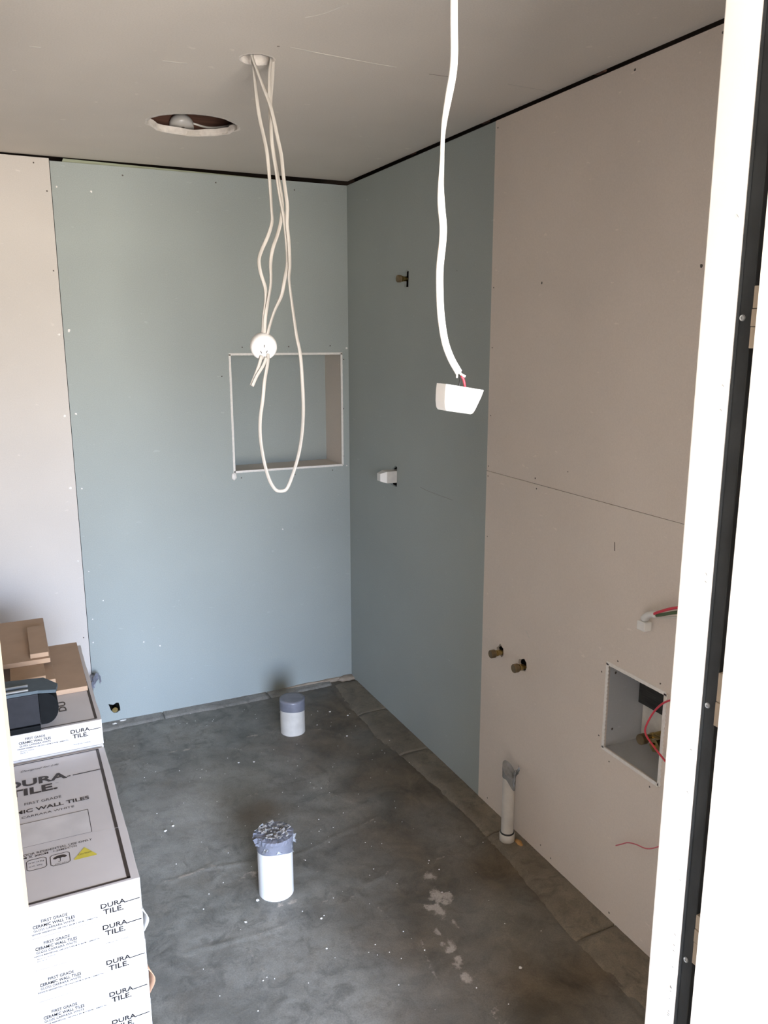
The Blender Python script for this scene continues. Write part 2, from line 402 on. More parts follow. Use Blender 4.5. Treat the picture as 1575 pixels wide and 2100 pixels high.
def mortar(name, pts, z, seed, mm=None):
    """one length of the perimeter mortar strip: rough inner edge, slightly domed top"""
    r = random.Random(seed); bm = bmesh.new()
    outer, inner = pts
    n = 14; A = catmull([(*p, 0) for p in outer], n) if len(outer) > 2 else [Vector((*outer[0], 0)).lerp(Vector((*outer[1], 0)), i/28) for i in range(29)]
    B = catmull([(*p, 0) for p in inner], n) if len(inner) > 2 else [Vector((*inner[0], 0)).lerp(Vector((*inner[1], 0)), i/28) for i in range(29)]
    m = min(len(A), len(B)); rows = []
    for i in range(m):
        a = A[int(i*(len(A)-1)/(m-1))]; b = B[int(i*(len(B)-1)/(m-1))]
        d = (b-a)*(1+r.uniform(-.035, .035)); row = []
        for k in range(7):
            t = k/6; hh = z*(1-.15*t + r.uniform(-.12, .12)) if k < 6 else -.004
            row.append(bm.verts.new((a.x+d.x*t, a.y+d.y*t, hh)))
        row.append(row[0]); rows.append(row[:7])
    for p, q in zip(rows, rows[1:]):
        for k in range(6): bm.faces.new((p[k], p[k+1], q[k+1], q[k]))
    for row in (rows[0], rows[-1]):
        lo = [bm.verts.new((v.co.x, v.co.y, -.004)) for v in row]
        for k in range(6): bm.faces.new((row[k], row[k+1], lo[k+1], lo[k]))
    bmesh.ops.recalc_face_normals(bm, faces=list(bm.faces))
    return obj(name, bm, mm or M_MORT, floor, smooth=True)

RI = [(-.125, -.058), (-.139, -.253), (-.148, -.415), (-.152, -.629), (-.135, -.83), (-.114, -1.042), (-.104, -1.354), (-.108, -1.46), (-.112, -1.565), (-.122, -1.718), (-.147, -2.002), (-.141, -2.238), (-.14, -2.5), (-.14, -2.785)]
for k, (a, b) in enumerate(((0, 2), (2, 4), (4, 7), (7, 10), (10, 13))):
    pts = RI[a:b+1]; g = .003
    ins = [(p[0], p[1]-g if i == 0 else (p[1]+g if i == len(pts)-1 else p[1])) for i, p in enumerate(pts)]
    mortar('mortar_strip', ([(.008, p[1]) for p in ins], ins), .0055, 40+k)
for k, (x0, x1, y0, y1) in enumerate(((-2.58, -1.55, -.08, -.08), (-1.544, -.962, -.085, -.068), (-.956, -.458, -.07, -.068), (-.452, -.13, -.066, -.056))):
    mortar('mortar_strip', ([(x0, .008), (x1, .008)], [(x0, y0), ((x0+x1)/2, (y0+y1)/2-.006), (x1, y1)]), .006, 50+k, M_MORTB)

# rough mortar heap in the corner and along the foot of the back boards
def heap(cx, cy, rx, ry, h, seed, m, name='mortar_smear', parent=None):
    r = random.Random(seed); bm = bmesh.new(); bmesh.ops.create_icosphere(bm, subdivisions=3, radius=1)
    for v in bm.verts:
        f = 1 + r.uniform(-.16, .16); v.co = Vector((cx+v.co.x*rx*f, cy+v.co.y*ry*f, v.co.z*h*f))
    return obj(name, bm, m, parent, smooth=True)
M_PLST = mat('dry_plaster', (0.36, 0.30, 0.235), 0.9, noise=.15, scale=30, bump=.6)
heap(-.03, -.012, .055, .030, .018, 3, M_PLST, parent=floor)
heap(-.10, -.004, .10, .014, .014, 5, M_PLST, parent=floor)
heap(-.24, -.003, .14, .010, .013, 6, M_PLST, parent=floor)
heap(-1.135, -.012, .020, .008, .010, 8, M_DAB, parent=floor)
heap(-1.175, -.03, .012, .007, .010, 9, M_DAB, parent=floor)
# plaster crumbs scattered on the slab
def blob(bm, c, s, r):
    b2 = bmesh.new(); bmesh.ops.create_icosphere(b2, subdivisions=1, radius=s)
    for v in b2.verts: v.co = Vector((c[0]+v.co.x*r.uniform(.5, 1.3), c[1]+v.co.y*r.uniform(.5, 1.3), c[2]+v.co.z*.5))
    t = bpy.data.meshes.new('t'); b2.to_mesh(t); b2.free(); bm.from_mesh(t); bpy.data.meshes.remove(t)
bm = bmesh.new(); r = random.Random(11)
for (x, y) in ((-.989, -1.518), (-.78, -1.60), (-.81, -1.722), (-.70, -.62), (-.76, -.60), (-1.09, -.93), (-1.12, -.95), (-.93, -1.44), (-.35, -2.02), (-.27, -.58), (-.30, -.30), (-.25, -.33), (-.19, -.40), (-.12, -.70)):
    blob(bm, (x, y, .003), r.uniform(.0035, .0065), r)
for i in range(240):
    x = r.uniform(-1.3, -.03); y = r.uniform(-2.5, -.03)
    if x < -1.15 and y < -.7: continue
    blob(bm, (x, y, .0015), r.uniform(.0008, .0026), r)
obj('plaster_crumbs', bm, M_DAB, floor, kind='stuff')

# ------------------------------------------------------------------ ceiling
H1 = (-.846, -1.436, .043); H2 = (-.848, -.705, .146); H3 = (-.822, -2.40, .043)
ceil_me = sheet([[(-2.61, -2.93), (0.006, -2.93), (0.006, 0.004), (-2.61, 0.004)], circle(*H1, 40, .012, 3), circle(*H2, 64, .012, 4), circle(*H3, 30, .01, 5)], .013, 'floor', 2.4)
ceiling = obj('ceiling', ceil_me, M_CEIL, kind='structure')
def rim(h, jag, seed, z0=2.3985, z1=2.416, w=.005):
    r = random.Random(seed); n = 72; bm = bmesh.new(); rings = [[] for _ in range(4)]
    ph = [r.uniform(-1, 1) for _ in range(n)]
    for i in range(n):
        a = 2*pi*i/n; j = (ph[i]+ph[i-1]+ph[(i+1) % n])/3*jag
        for k, (rad, z) in enumerate(((h[2]+w+j, z0+.0013), (h[2]+j*.5-.001, z0), (h[2]-.002+j*.3, (z0+z1)/2), (h[2]-.003+j, z1))):
            rings[k].append(bm.verts.new((h[0]+rad*cos(a), h[1]+rad*sin(a), z)))
    for a, b in zip(rings, rings[1:]):
        for i in range(n): bm.faces.new((a[i], a[(i+1) % n], b[(i+1) % n], b[i]))
    bmesh.ops.recalc_face_normals(bm, faces=list(bm.faces))
    return obj('cut_plaster_rim', bm, M_CORE, ceiling, smooth=True)
rim(H1, .003, 1, w=.004, z1=2.43); rim(H2, .011, 2, z1=2.421); rim(H3, .003, 3, w=.004, z1=2.43)
# roof space above: joists, insulation shade and lid
bm = bmesh.new()
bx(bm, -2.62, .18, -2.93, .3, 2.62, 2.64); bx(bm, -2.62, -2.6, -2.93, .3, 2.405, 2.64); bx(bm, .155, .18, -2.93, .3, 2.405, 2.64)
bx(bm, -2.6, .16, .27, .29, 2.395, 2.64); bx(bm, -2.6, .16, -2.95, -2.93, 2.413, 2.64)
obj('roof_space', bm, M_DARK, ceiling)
M_JOIST = mat('dark_joist', (0.10, 0.045, 0.030), 0.85, noise=.25, scale=8, stretch=(1, 20, 20))
for y in (-2.1, -1.62, -1.02, -.47):
    obj('ceiling_joist', box(-2.55, .1, y-.02, y+.02, 2.4345, 2.54, bev=.002), M_JOIST, ceiling)
# pencil scratches and plaster marks on the ceiling sheets: slim raised smears of filler
def mark(pts, w, m, parent, name='plaster_smear', t=.0006, ref=(0, 0, -1)):
    return obj(name, sweep(pts, w, t, 6, 3, ref=ref), m, parent)
M_SCR = mat('light_scratch', (0.62, 0.58, 0.53), 0.8)
M_SCRD = mat('dark_scratch', (0.22, 0.18, 0.15), 0.8)
for pts, w, m_ in (([(-.80, -1.556, 2.3998), (-.77, -1.553, 2.3998), (-.745, -1.55, 2.3998)], .003, M_SCR), ([(-.745, -1.55, 2.3998), (-.604, -1.537, 2.3998), (-.50, -1.53, 2.3998)], .0009, M_SCR),
                   ([(-.396, -1.517, 2.3998), (-.34, -1.521, 2.3998)], .0008, M_SCRD), ([(-.155, -1.532, 2.3998), (-.05, -1.526, 2.3998), (.0, -1.522, 2.3998)], .0012, M_SCR),
                   ([(-1.371, -1.296, 2.3998), (-1.345, -1.299, 2.3998)], .003, M_SCR), ([(-1.112, -.203, 2.3998), (-1.08, -.205, 2.3998)], .004, M_SCR),
                   ([(-1.06, -1.325, 2.3998), (-1.00, -1.33, 2.3998)], .003, M_SCR), ([(-.83, -1.55, 2.3998), (-.824, -1.552, 2.3998)], .003, M_SCRD),
                   ([(-.83, -1.75, 2.3998), (-.80, -1.79, 2.3998), (-.775, -1.86, 2.3998)], .0012, M_SCR)):
    mark(pts, w, m_, ceiling)

# ------------------------------------------------------------------ back wall
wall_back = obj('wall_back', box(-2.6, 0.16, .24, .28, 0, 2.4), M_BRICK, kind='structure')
NX0, NX1, NZ0, NZ1 = -.571, -.036, 1.105, 1.636
BXJ = -1.2515
hole_b = [(-1.192, .092), (-1.172, .084), (-1.158, .092), (-1.148, .090), (-1.144, .072), (-1.143, .052), (-1.158, .043), (-1.172, .044), (-1.184, .060)]
obj('plasterboard_sheet', sheet([[(BXJ, .001), (0, .001), (0, 2.381), (BXJ, 2.383)], [(NX0, NZ0), (NX1, NZ0), (NX1, NZ1), (NX0, NZ1)], hole_b], .01, 'back', 0),
    M_BLUE, wall_back, label='blue moisture-resistant plasterboard sheet')
obj('plasterboard_sheet', sheet([[(-2.45, .001), (BXJ-.0025, .001), (BXJ-.0025, 2.391), (-2.45, 2.396)]], .01, 'back', -.004), M_PALE, wall_back, label='pale plasterboard sheet')
obj('top_plate', sheet([[(-1.215, 2.36), (0.0, 2.36), (0.0, 2.372), (-.35, 2.384), (-1.20, 2.3975)]], .05, 'back', .0105), M_GREEN, wall_back, label='greenish treated timber in the gap')
# niche lined with board
n_d = .225
for nm, m_, a in (('niche_lining', M_BLUE, (NX0, NX1, n_d-.01, n_d, NZ0, NZ1)), ('niche_lining', M_PALE_R, (NX1, NX1+.01, .0102, n_d, NZ0-.01, NZ1+.01)),
                  ('niche_lining', M_BLUE, (NX0-.01, NX0, .0102, n_d, NZ0-.01, NZ1+.01)), ('niche_lining', M_PALE_R, (NX0, NX1, .0102, n_d, NZ0-.01, NZ0)),
                  ('niche_lining', M_BLUE, (NX0, NX1, .0102, n_d, NZ1, NZ1+.01))):
    obj(nm, box(*a), m_, wall_back)
def bead(a, b, plane, n_, w=.005, parent=None, jag=0):
    """stopping-bead edge round an opening"""
    bm = bmesh.new(); A = Vector(a); B = Vector(b); d = (B-A); L_ = d.length; d.normalize(); N = Vector(n_)
    s = d.cross(N); k = max(2, int(L_/.006)); rr_ = random.Random(int(L_*1e4))
    rows = []
    for i in range(k+1):
        c = A + d*L_*i/k; q = jag*(1 if i % 2 else -1) + rr_.uniform(-.0004, .0004)
        rows.append([bm.verts.new(c - s*w + N*(-.001)), bm.verts.new(c - s*w*.9 + N*.0014), bm.verts.new(c + s*(w*.9+q) + N*.0014), bm.verts.new(c + s*(w+q) + N*(-.001))])
    for p, q in zip(rows, rows[1:]):
        for j in range(3): bm.faces.new((p[j], p[j+1], q[j+1], q[j]))
    bmesh.ops.recalc_face_normals(bm, faces=list(bm.faces))
    return obj('stopping_bead', bm, M_BEAD, parent)
for a, b in (((NX0-.004, -.0, NZ1), (NX1+.004, 0, NZ1-.001)), ((NX0, 0, NZ1), (NX0+.001, 0, NZ0)), ((NX1, 0, NZ0), (NX1, 0, NZ1)), ((NX0, 0, NZ0+.003), (NX1, 0, NZ0))):
    bead(a, b, 'back', (0, -1, 0), .0052, wall_back)
heap(-.573, -.002, .012, .004, .018, 9, M_BEAD, 'plaster_drip', None).location = (0, 0, 0)
o = bpy.data.objects['plaster_drip']
for v in o.data.vertices: v.co.z += 1.088
o.parent = wall_back
scr = [(-.512, 1.667), (-.295, 1.668), (-.092, 1.671), (-.61, 1.541), (-.024, 1.607), (-.03, 1.376), (-.03, 1.148), (-.539, 1.079), (-.28, 1.076), (-.089, 1.083), (-1.31, 2.37), (-1.27, 2.27), (-1.27, 1.971), (-1.274, .425), (-.98, 2.35), (-.60, 2.35), (-.25, 2.345)]
dab = [(-1.233, 2.289, 5), (-1.105, 2.28, 6), (-1.23, 1.738, 8), (-1.27, 1.723, 7), (-1.229, 1.4, 7), (-1.275, 1.394, 7), (-1.23, 1.085, 5), (-1.276, 1.091, 9), (-1.27, .772, 5), (-1.23, .719, 4), (-1.23, .501, 4), (-1.236, .394, 5), (-.348, .817, 5), (-.01, 1.66, 7), (-.015, 1.10, 5), (-1.18, .58, 4), (-1.02, .36, 5), (-.95, .33, 5)]
def dot(name, c, n_, rad, m, parent, h=.0012, seed=0):
    r = random.Random(seed); bm = bmesh.new(); N = Vector(n_); s = N.orthogonal().normalized(); t = N.cross(s)
    top = bm.verts.new(Vector(c)+N*h); k = 8
    ring = [bm.verts.new(Vector(c)+(s*cos(2*pi*i/k)+t*sin(2*pi*i/k))*rad*r.uniform(.7, 1.25)+N*.0002) for i in range(k)]
    base = [bm.verts.new(v.co-N*.003) for v in ring]
    for i in range(k):
        bm.faces.new((ring[i], ring[(i+1) % k], top)); bm.faces.new((ring[i], ring[(i+1) % k], base[(i+1) % k], base[i]))
    bmesh.ops.recalc_face_normals(bm, faces=list(bm.faces))
    return obj(name, bm, m, parent)
for i, (x, z) in enumerate(scr): dot('screw_head', (x, -.0041 if x < BXJ else 0, z), (0, -1, 0), .0032, M_SCREW, wall_back, seed=i)
for i, (x, z, s) in enumerate(dab): dot('filler_dab', (x, -.0041 if x < BXJ else 0, z), (0, -1, 0), s*.0007, M_DAB, wall_back, .002, seed=i)

# ------------------------------------------------------------------ right wall
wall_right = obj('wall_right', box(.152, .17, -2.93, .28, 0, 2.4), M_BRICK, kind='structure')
YJ = 1.2325; ZJ = 1.2577
def rh(y, z, s, seed): return ragged(-y, z, s, s*1.05, 10, .3, seed)
h_sh = [(.584, 1.908), (.622, 1.906), (.624, 1.966), (.606, 1.972), (.588, 1.966)]
h_sq = [(.462, 1.082), (.522, 1.080), (.524, 1.168), (.506, 1.170), (.470, 1.150)]
h_a = rh(-1.355, .637, .020, 3); h_b = rh(-1.489, .632, .021, 5)
HY0, HY1, HZ0, HZ1 = 1.903, 2.130, .533, .797
obj('plasterboard_sheet', sheet([[(0, .001), (YJ, .001), (YJ, 2.385), (0, 2.381)], h_sh, h_sq], .01, 'right', 0), M_BLUE, wall_right, label='blue moisture-resistant plasterboard sheet')
obj('plasterboard_sheet', sheet([[(YJ+.001, ZJ+.0008), (2.93, ZJ+.0008), (2.93, 2.387), (YJ+.001, 2.385)]], .01, 'right', -.0012), M_PALE_R, wall_right, label='pale upper plasterboard sheet')
obj('plasterboard_sheet', sheet([[(YJ+.001, .001), (2.93, .001), (2.93, ZJ-.0006), (YJ+.001, ZJ-.0006)], h_a, h_b, [(HY0, HZ0), (HY1, HZ0), (HY1, HZ1), (HY0, HZ1)]], .01, 'right', -.0014), M_PALE_R, wall_right, label='pale lower plasterboard sheet')
# boxed recess with bare edges
M_GREYB = board_mat('recess_board', (0.44, 0.45, 0.46), 0.03)
obj('recess_lining', box(.009, .15, -HY0, -HY0+.01, HZ0-.01, HZ1+.01), M_GREYB, wall_right)
obj('recess_lining', box(.009, .15, -HY1-.01, -HY1, HZ0-.01, HZ1+.01), M_GREYB, wall_right)
obj('recess_lining', box(.009, .15, -HY1, -HY0, HZ0-.01, HZ0), M_GREYB, wall_right)
obj('recess_lining', box(.009, .15, -HY1, -HY0, HZ1, HZ1+.01), M_GREYB, wall_right)
M_NOG = mat('dark_noggin', (0.035, 0.035, 0.033), .85, noise=.4, scale=14, stretch=(20, 1, 20))
obj('noggin', box(.118, .149, -2.125, -1.908, .655, .795, bev=.001), M_NOG, wall_right)
obj('white_wrap', box(.135, .149, -2.125, -1.908, .535, .653, bev=.003), M_FOIL, wall_right)
for a, b, j in (((-.002, -HY0+.004, HZ1), (-.002, -HY1-.004, HZ1), 0), ((-.002, -HY0, HZ0), (-.002, -HY0, HZ1), .0012), ((-.002, -HY1, HZ0-.003), (-.002, -HY1, HZ1), .0012), ((-.002, -HY0+.003, HZ0), (-.002, -HY1, HZ0-.002), 0)):
    bead(a, b, 'right', (-1, 0, 0), .0055, wall_right, j)
scr = [(1.513, 1.872, 4), (1.869, 2.366, 4), (2.146, 2.368, 4), (1.247, 2.362, 3), (1.247, 1.872, 2.5), (1.248, 1.677, 2.5), (1.244, 1.275, 2.5), (1.518, 1.275, 3), (1.527, 1.243, 3), (1.249, 1.025, 2), (1.943, .818, 3), (1.879, .761, 3), (2.108, .817, 3), (1.933, .502, 3), (1.883, .562, 3), (2.098, .51, 3), (1.297, .031, 3), (1.686, .026, 3), (1.629, .039, 3), (1.974, .026, 4), (1.002, 1.942, 2), (2.136, 1.876, 5), (1.68, 1.32, 2), (1.25, 1.45, 2.5), (1.243, 1.24, 2.5)]
for i, (y, z, s) in enumerate(scr): dot('screw_head', (-.0015 if y > YJ else 0, -y, z), (-1, 0, 0), s*.0009, M_SCREW, wall_right, seed=i+60)
for i, (y, z) in enumerate(((1.934, .762), (1.912, .60))): pass
dot('screw_head', (.03, -HY0, .762), (0, -1, 0), .004, M_SCREW, wall_right); dot('screw_head', (.03, -HY0, .585), (0, -1, 0), .004, M_SCREW, wall_right)
mark([(-.0016, -1.90, 1.155), (-.0016, -1.902, 1.13)], .002, M_SCRD, wall_right, 'scuff', ref=(-1, 0, 0))
mark([(-.0016, -1.52, .74), (-.0016, -1.50, .76)], .0008, M_SCR, wall_right, 'scuff', ref=(-1, 0, 0))
mark([(-.0003, -.74, 1.116), (-.0003, -.813, 1.111), (-.0003, -1.0, 1.11)], .0004, M_SCRD, wall_right, 'scuff', ref=(-1, 0, 0))

# ------------------------------------------------------------------ other walls of the room and the doorway wall
wall_left = obj('wall_left', box(-2.62, -2.6, -2.93, .28, 0, 2.4), M_PALE_R, kind='structure')
bm = bmesh.new()
bx(bm, -2.6, -1.5565, -2.925, -2.80, 0, 2.4); bx(bm, -.60, .0, -2.93, -2.79, 0, 2.4)
bx(bm, -1.5565, -.60, -2.925, -2.80, 2.15, 2.4)
wall_front = obj('wall_front', bm, M_JAMB, kind='structure')
# the room the camera stands in, daylit by one wide opening behind the camera
M_OUTER = mat('outer_room_lining', (0.66, 0.60, 0.54), .8)
obj('floor', box(-3.2, 1.6, -6.1, -3.6, -.1, -.0005), concrete('outer_concrete', False), kind='structure')
for x0_, x1_ in ((-3.2, -2.62), (.16, 1.6)):
    obj('floor', box(x0_, x1_, -3.6, -2.93, -.1, -.0005), M_MORT, kind='structure')
obj('wall_outer_left', box(-3.3, -3.2, -6.1, -2.93, 0, 2.4), M_OUTER, kind='structure')
obj('wall_outer_right', box(1.6, 1.7, -6.1, -2.93, 0, 2.4), M_OUTER, kind='structure')
obj('wall_outer_side', box(.165, 1.6, -2.93, -2.8, 0, 2.4), M_JAMB, kind='structure')
obj('wall_outer_end', box(-3.2, -2.625, -2.93, -2.8, 0, 2.4), M_JAMB, kind='structure')
bm = bmesh.new()
bx(bm, -3.2, WX0, -6.1, -6.0, 0, 2.4); bx(bm, WX1, 1.6, -6.1, -6.0, 0, 2.4); bx(bm, WX0, WX1, -6.1, -6.0, WZ1, 2.4); bx(bm, WX0, WX1, -6.1, -6.0, 0, WZ0)
obj('wall_rear', bm, M_OUTER, kind='structure')
obj('ceiling', box(-3.2, 1.6, -6.1, -2.95, 2.4, 2.45), M_CEIL, kind='structure')
door = empty('door_1', (-1.1, -2.86, 0), kind='structure')
obj('jamb', box(-.667, -.632, -2.837, -2.788, 0, 2.135, bev=.0022, seg=2), M_JAMB, door, label='inner white split jamb')
obj('jamb', box(-.667, -.60, -2.945, -2.876, 0, 2.135, bev=.0015), M_JAMB, door, label='outer white split jamb')
obj('jamb', box(-1.556, -1.536, -2.93, -2.787, 0, 2.135, bev=.003, seg=2), M_CREAM, door, label='cream closing jamb')
obj('wall_lining', box(-2.6, -1.5485, -2.9395, -2.9255, 0, 2.4, bev=.001), M_JAMB, door)
obj('head_jamb', box(-1.556, -.60, -2.93, -2.787, 2.135, 2.155), M_JAMB, door)
bm = bmesh.new()
bx(bm, -.655, -.640, -2.860, -2.8345, 0, 2.135, bev=.001)
bx(bm, -.6575, -.652, -2.842, -2.8375, 0, 2.135, bev=.001)
obj('steel_channel', bm, M_STEEL, door)
obj('timber_stud', box(-.645, -.602, -2.879, -2.858, 0, 2.135), M_STUD, door)
for z0, z1 in ((1.701, 1.728), (1.728, 1.750), (1.750, 1.778), (1.186, 1.222), (1.222, 1.265), (.801, .838), (.838, .860), (.860, .884)):
    dx = RNG.uniform(-.0012, .001)
    obj('packer', box(-.656+dx, -.6455, -2.8755, -2.8605, z0+.0004, z1-.0004, bev=.0006), M_PACK, door)
for y, z in ((-2.8465, 1.739), (-2.8465, 1.210), (-2.849, .797)):
    bm = lathe(bmesh.new(), [(0, .0008), (.0012, .0008), (.0016, .0022), (.0036, .0018), (.0042, 0)], (-.655, y, z), (-1, 0, 0), 16)
    obj('screw_head', bm, M_ZINC, door)
# frayed paper fibres on the inner jamb's back edge
for i in range(26):
    z = RNG.choice([RNG.uniform(.6, .85), RNG.uniform(.6, 2.1)])
    obj('torn_fibre', sweep([(-.6665, -2.8372, z), (-.668, -2.8368, z+.0015), (-.6690, -2.8357+RNG.uniform(-.0006, .0006), z+RNG.uniform(.002, .005))], .00035, n=2, seg=4), M_BLACKW, door)

# ------------------------------------------------------------------ hanging downlight flex bundle
Yb = -1.44
def P3(l, dy=0.0, f=None): return [(x, Yb + (dy if f is None else f(i/(len(l)-1))), z) for i, (x, z) in enumerate(l)]
S1 = [(-.859, 2.50), (-.857, 2.42), (-.852, 2.355), (-.848, 2.31), (-.842, 2.265), (-.833, 2.225), (-.826, 2.19), (-.823, 2.161), (-.82, 2.114), (-.817, 2.042), (-.817, 2.011), (-.83, 1.974), (-.849, 1.936), (-.856, 1.911), (-.852, 1.88), (-.841, 1.843), (-.841, 1.811), (-.848, 1.767), (-.852, 1.715), (-.853, 1.69)]
S2 = [(-.875, 2.49), (-.865, 2.408), (-.851, 2.369), (-.837, 2.334), (-.821, 2.296), (-.813, 2.268), (-.803, 2.222), (-.793, 2.176), (-.789, 2.128), (-.783, 2.08), (-.78, 2.05), (-.782, 2.007), (-.778, 1.958), (-.777, 1.901), (-.78, 1.87), (-.776, 1.825), (-.769, 1.767), (-.762, 1.715), (-.753, 1.669), (-.749, 1.609), (-.747, 1.528), (-.751, 1.46), (-.762, 1.398), (-.779, 1.344), (-.80, 1.297), (-.818, 1.289), (-.836, 1.296), (-.853, 1.328), (-.865, 1.377), (-.873, 1.439), (-.872, 1.493), (-.862, 1.552), (-.856, 1.598), (-.846, 1.644), (-.843, 1.67)]
S3 = [(-.812, 2.50), (-.81, 2.415), (-.816, 2.371), (-.818, 2.314), (-.814, 2.274), (-.816, 2.244), (-.814, 2.198), (-.806, 2.139), (-.798, 2.079), (-.787, 2.019), (-.781, 1.957), (-.781, 1.907), (-.792, 1.856), (-.801, 1.821), (-.822, 1.78), (-.841, 1.726), (-.846, 1.69)]
S4 = [(-.803, 2.50), (-.803, 2.413), (-.807, 2.361), (-.813, 2.308), (-.815, 2.256), (-.811, 2.198), (-.802, 2.145), (-.793, 2.098), (-.789, 2.056), (-.793, 2.019), (-.804, 1.981), (-.819, 1.943), (-.826, 1.906), (-.827, 1.856), (-.837, 1.805), (-.845, 1.767), (-.85, 1.718), (-.851, 1.69)]
T1 = [(-.861, 1.665), (-.872, 1.633), (-.893, 1.586)]
T2 = [(-.892, 1.584), (-.878, 1.612), (-.860, 1.638), (-.850, 1.66)]
flex = empty('downlight_flex', (-.846, Yb, 2.4), label='bundle of white flat flex hanging from small ceiling hole with round plug socket', cat='cable')
flex['label'] = 'bundle of white flat flex hanging in a long loop from the small ceiling hole, round socket on it'; flex['category'] = 'cable'
del flex['label']; tag(flex, 'bundle of looped white flex with round socket, hanging from small ceiling hole', 'cable')
for l, f, ph in ((S1, lambda u: .010, .4), (S2, lambda u: -.012 + .006*u, 1.0), (S3, lambda u: -.002, .2), (S4, lambda u: .004, 1.9)):
    obj('cable_strand', sweep(P3(l, 0, f), .0049, .0026, 10, 6, twist=lambda u, p=ph: .75*sin(5*u*pi+p)), M_FLEX, flex, smooth=True)
obj('cable_strand', sweep(P3(T1, -.004), .0045, .0025, 10, 6), M_FLEX, flex, smooth=True)
obj('cable_strand', sweep(P3(T2, -.010), .0045, .0025, 10, 6), M_FLEX, flex, smooth=True)
# round plug base: shallow dome facing the camera and down
ax = Vector((-.20, -.93, -.42)).normalized(); c0 = Vector((-.852, Yb+.006, 1.688))
bm = lathe(bmesh.new(), [(0, -.026), (.026, -.026), (.034, -.018), (.0365, -.004), (.0355, .008), (.031, .015), (.0275, .0165), (0, .0168)], c0, ax, 40)
plug = obj('plug_base', bm, M_PLUG, flex, smooth=True)
s_ = ax.cross(Vector((0, 0, 1))).normalized(); t_ = s_.cross(ax)
bm = bmesh.new()
for u, v, rot in ((0, .010, 0), (-.007, -.007, .5), (.008, -.008, -.5)):
    o_ = c0 + ax*.0168 + s_*u + t_*v; a = s_*cos(rot)+t_*sin(rot); b = -s_*sin(rot)+t_*cos(rot)
    q = [bm.verts.new(o_ + a*i*.0012 + b*j*.0042 + ax*.0004) for i, j in ((-1, -1), (1, -1), (1, 1), (-1, 1))]; bm.faces.new(q)
obj('socket_slots', bm, mat('slot_shadow', (.10, .09, .09), .6), flex)

# ------------------------------------------------------------------ pendant cable with terminal block
K = [(-.822, -2.40, 2.50), (-.823, -2.40, 2.40), (-.826, -2.40, 2.25), (-.827, -2.40, 2.221), (-.826, -2.40, 2.181), (-.825, -2.40, 2.146), (-.827, -2.40, 2.118), (-.834, -2.40, 2.083), (-.841, -2.40, 2.046), (-.8435, -2.40, 2.018), (-.844, -2.40, 1.989), (-.8455, -2.40, 1.952), (-.8445, -2.40, 1.923), (-.8405, -2.40, 1.889), (-.8415, -2.40, 1.863), (-.8455, -2.40, 1.825), (-.845, -2.40, 1.786), (-.842, -2.40, 1.748), (-.834, -2.40, 1.708), (-.822, -2.40, 1.68), (-.806, -2.40, 1.656)]
pend = empty('pendant_cable', (-.822, -2.40, 2.40), label='single thick white cable hanging nearest the doorway, ending in a square white terminal block', cat='cable')
def tw(u): return .15 + 1.05*math.exp(-((u-.40)/.10)**2) + .45*math.exp(-((u-.62)/.05)**2) if u < .8 else .15
tw_ = lambda u: .05 + (.95 if .33 < u < .60 else 0)*sin((u-.33)/.27*pi)
obj('cable_sheath', sweep(K, .0064, .0034, 12, 6, twist=tw_), M_WHITE, pend, smooth=True)
obj('cable_sheath', sweep([(-.808, -2.400, 1.660), (-.802, -2.402, 1.653), (-.7965, -2.406, 1.6495)], .0022, .0022, 8, 5), M_WHITE, pend, smooth=True)
obj('cable_sheath', sweep([(-.810, -2.398, 1.660), (-.8085, -2.398, 1.653), (-.8075, -2.396, 1.6475)], .0018, .0018, 8, 5), M_WHITE, pend, smooth=True)
obj('red_wire', sweep([(-.802, -2.402, 1.651), (-.7985, -2.404, 1.643), (-.795, -2.404, 1.628)], .0021, n=5), M_RED, pend, smooth=True)
obj('black_wire', sweep([(-.804, -2.397, 1.652), (-.806, -2.404, 1.644), (-.8085, -2.405, 1.628)], .0014, n=5), M_BLACKW, pend, smooth=True)
# tapered block, open-topped look with a rim
cx_, cz_ = -.8045, 1.6335; ang = radians(9.5)
bm = bmesh.new()
prof = [(-.0375, .0), (-.0370, -.012), (-.0345, -.030), (-.031, -.041), (-.027, -.0445), (.022, -.0445), (.0265, -.0425), (.030, -.036), (.0385, -.013), (.0420, .0)]
D_ = .020
loops = []
for y_, k_ in ((-D_, .93), (-D_*.8, 1.0), (D_*.8, 1.0), (D_, .93)):
    lp = []
    for x, z in prof:
        x2 = x*k_*.95; z2 = -.022 + (z+.022)*k_ if z < -.001 else z
        X_ = x2*cos(ang) + z2*sin(ang); Z_ = -x2*sin(ang) + z2*cos(ang)
        lp.append(bm.verts.new((cx_+X_, -2.40+y_, cz_+Z_)))
    loops.append(lp)
for a, b in zip(loops, loops[1:]):
    for i in range(len(prof)-1): bm.faces.new((a[i], a[i+1], b[i+1], b[i]))
bm.faces.new(loops[0]); bm.faces.new(loops[-1][::-1])
# recessed top
ti = [loops[0][0], loops[1][0], loops[2][0], loops[3][0], loops[3][-1], loops[2][-1], loops[1][-1], loops[0][-1]]
f = bm.faces.new(ti)
bmesh.ops.recalc_face_normals(bm, faces=list(bm.faces))
r_ = bmesh.ops.inset_region(bm, faces=[f], thickness=.0022, depth=0)
bmesh.ops.translate(bm, verts=f.verts, vec=(0, 0, -.006))
tb = obj('terminal_block', bm, M_PLUG, pend)
bv = tb.modifiers.new('b', 'BEVEL'); bv.width = .0012; bv.segments = 2; bv.limit_method = 'ANGLE'; bv.angle_limit = radians(25)

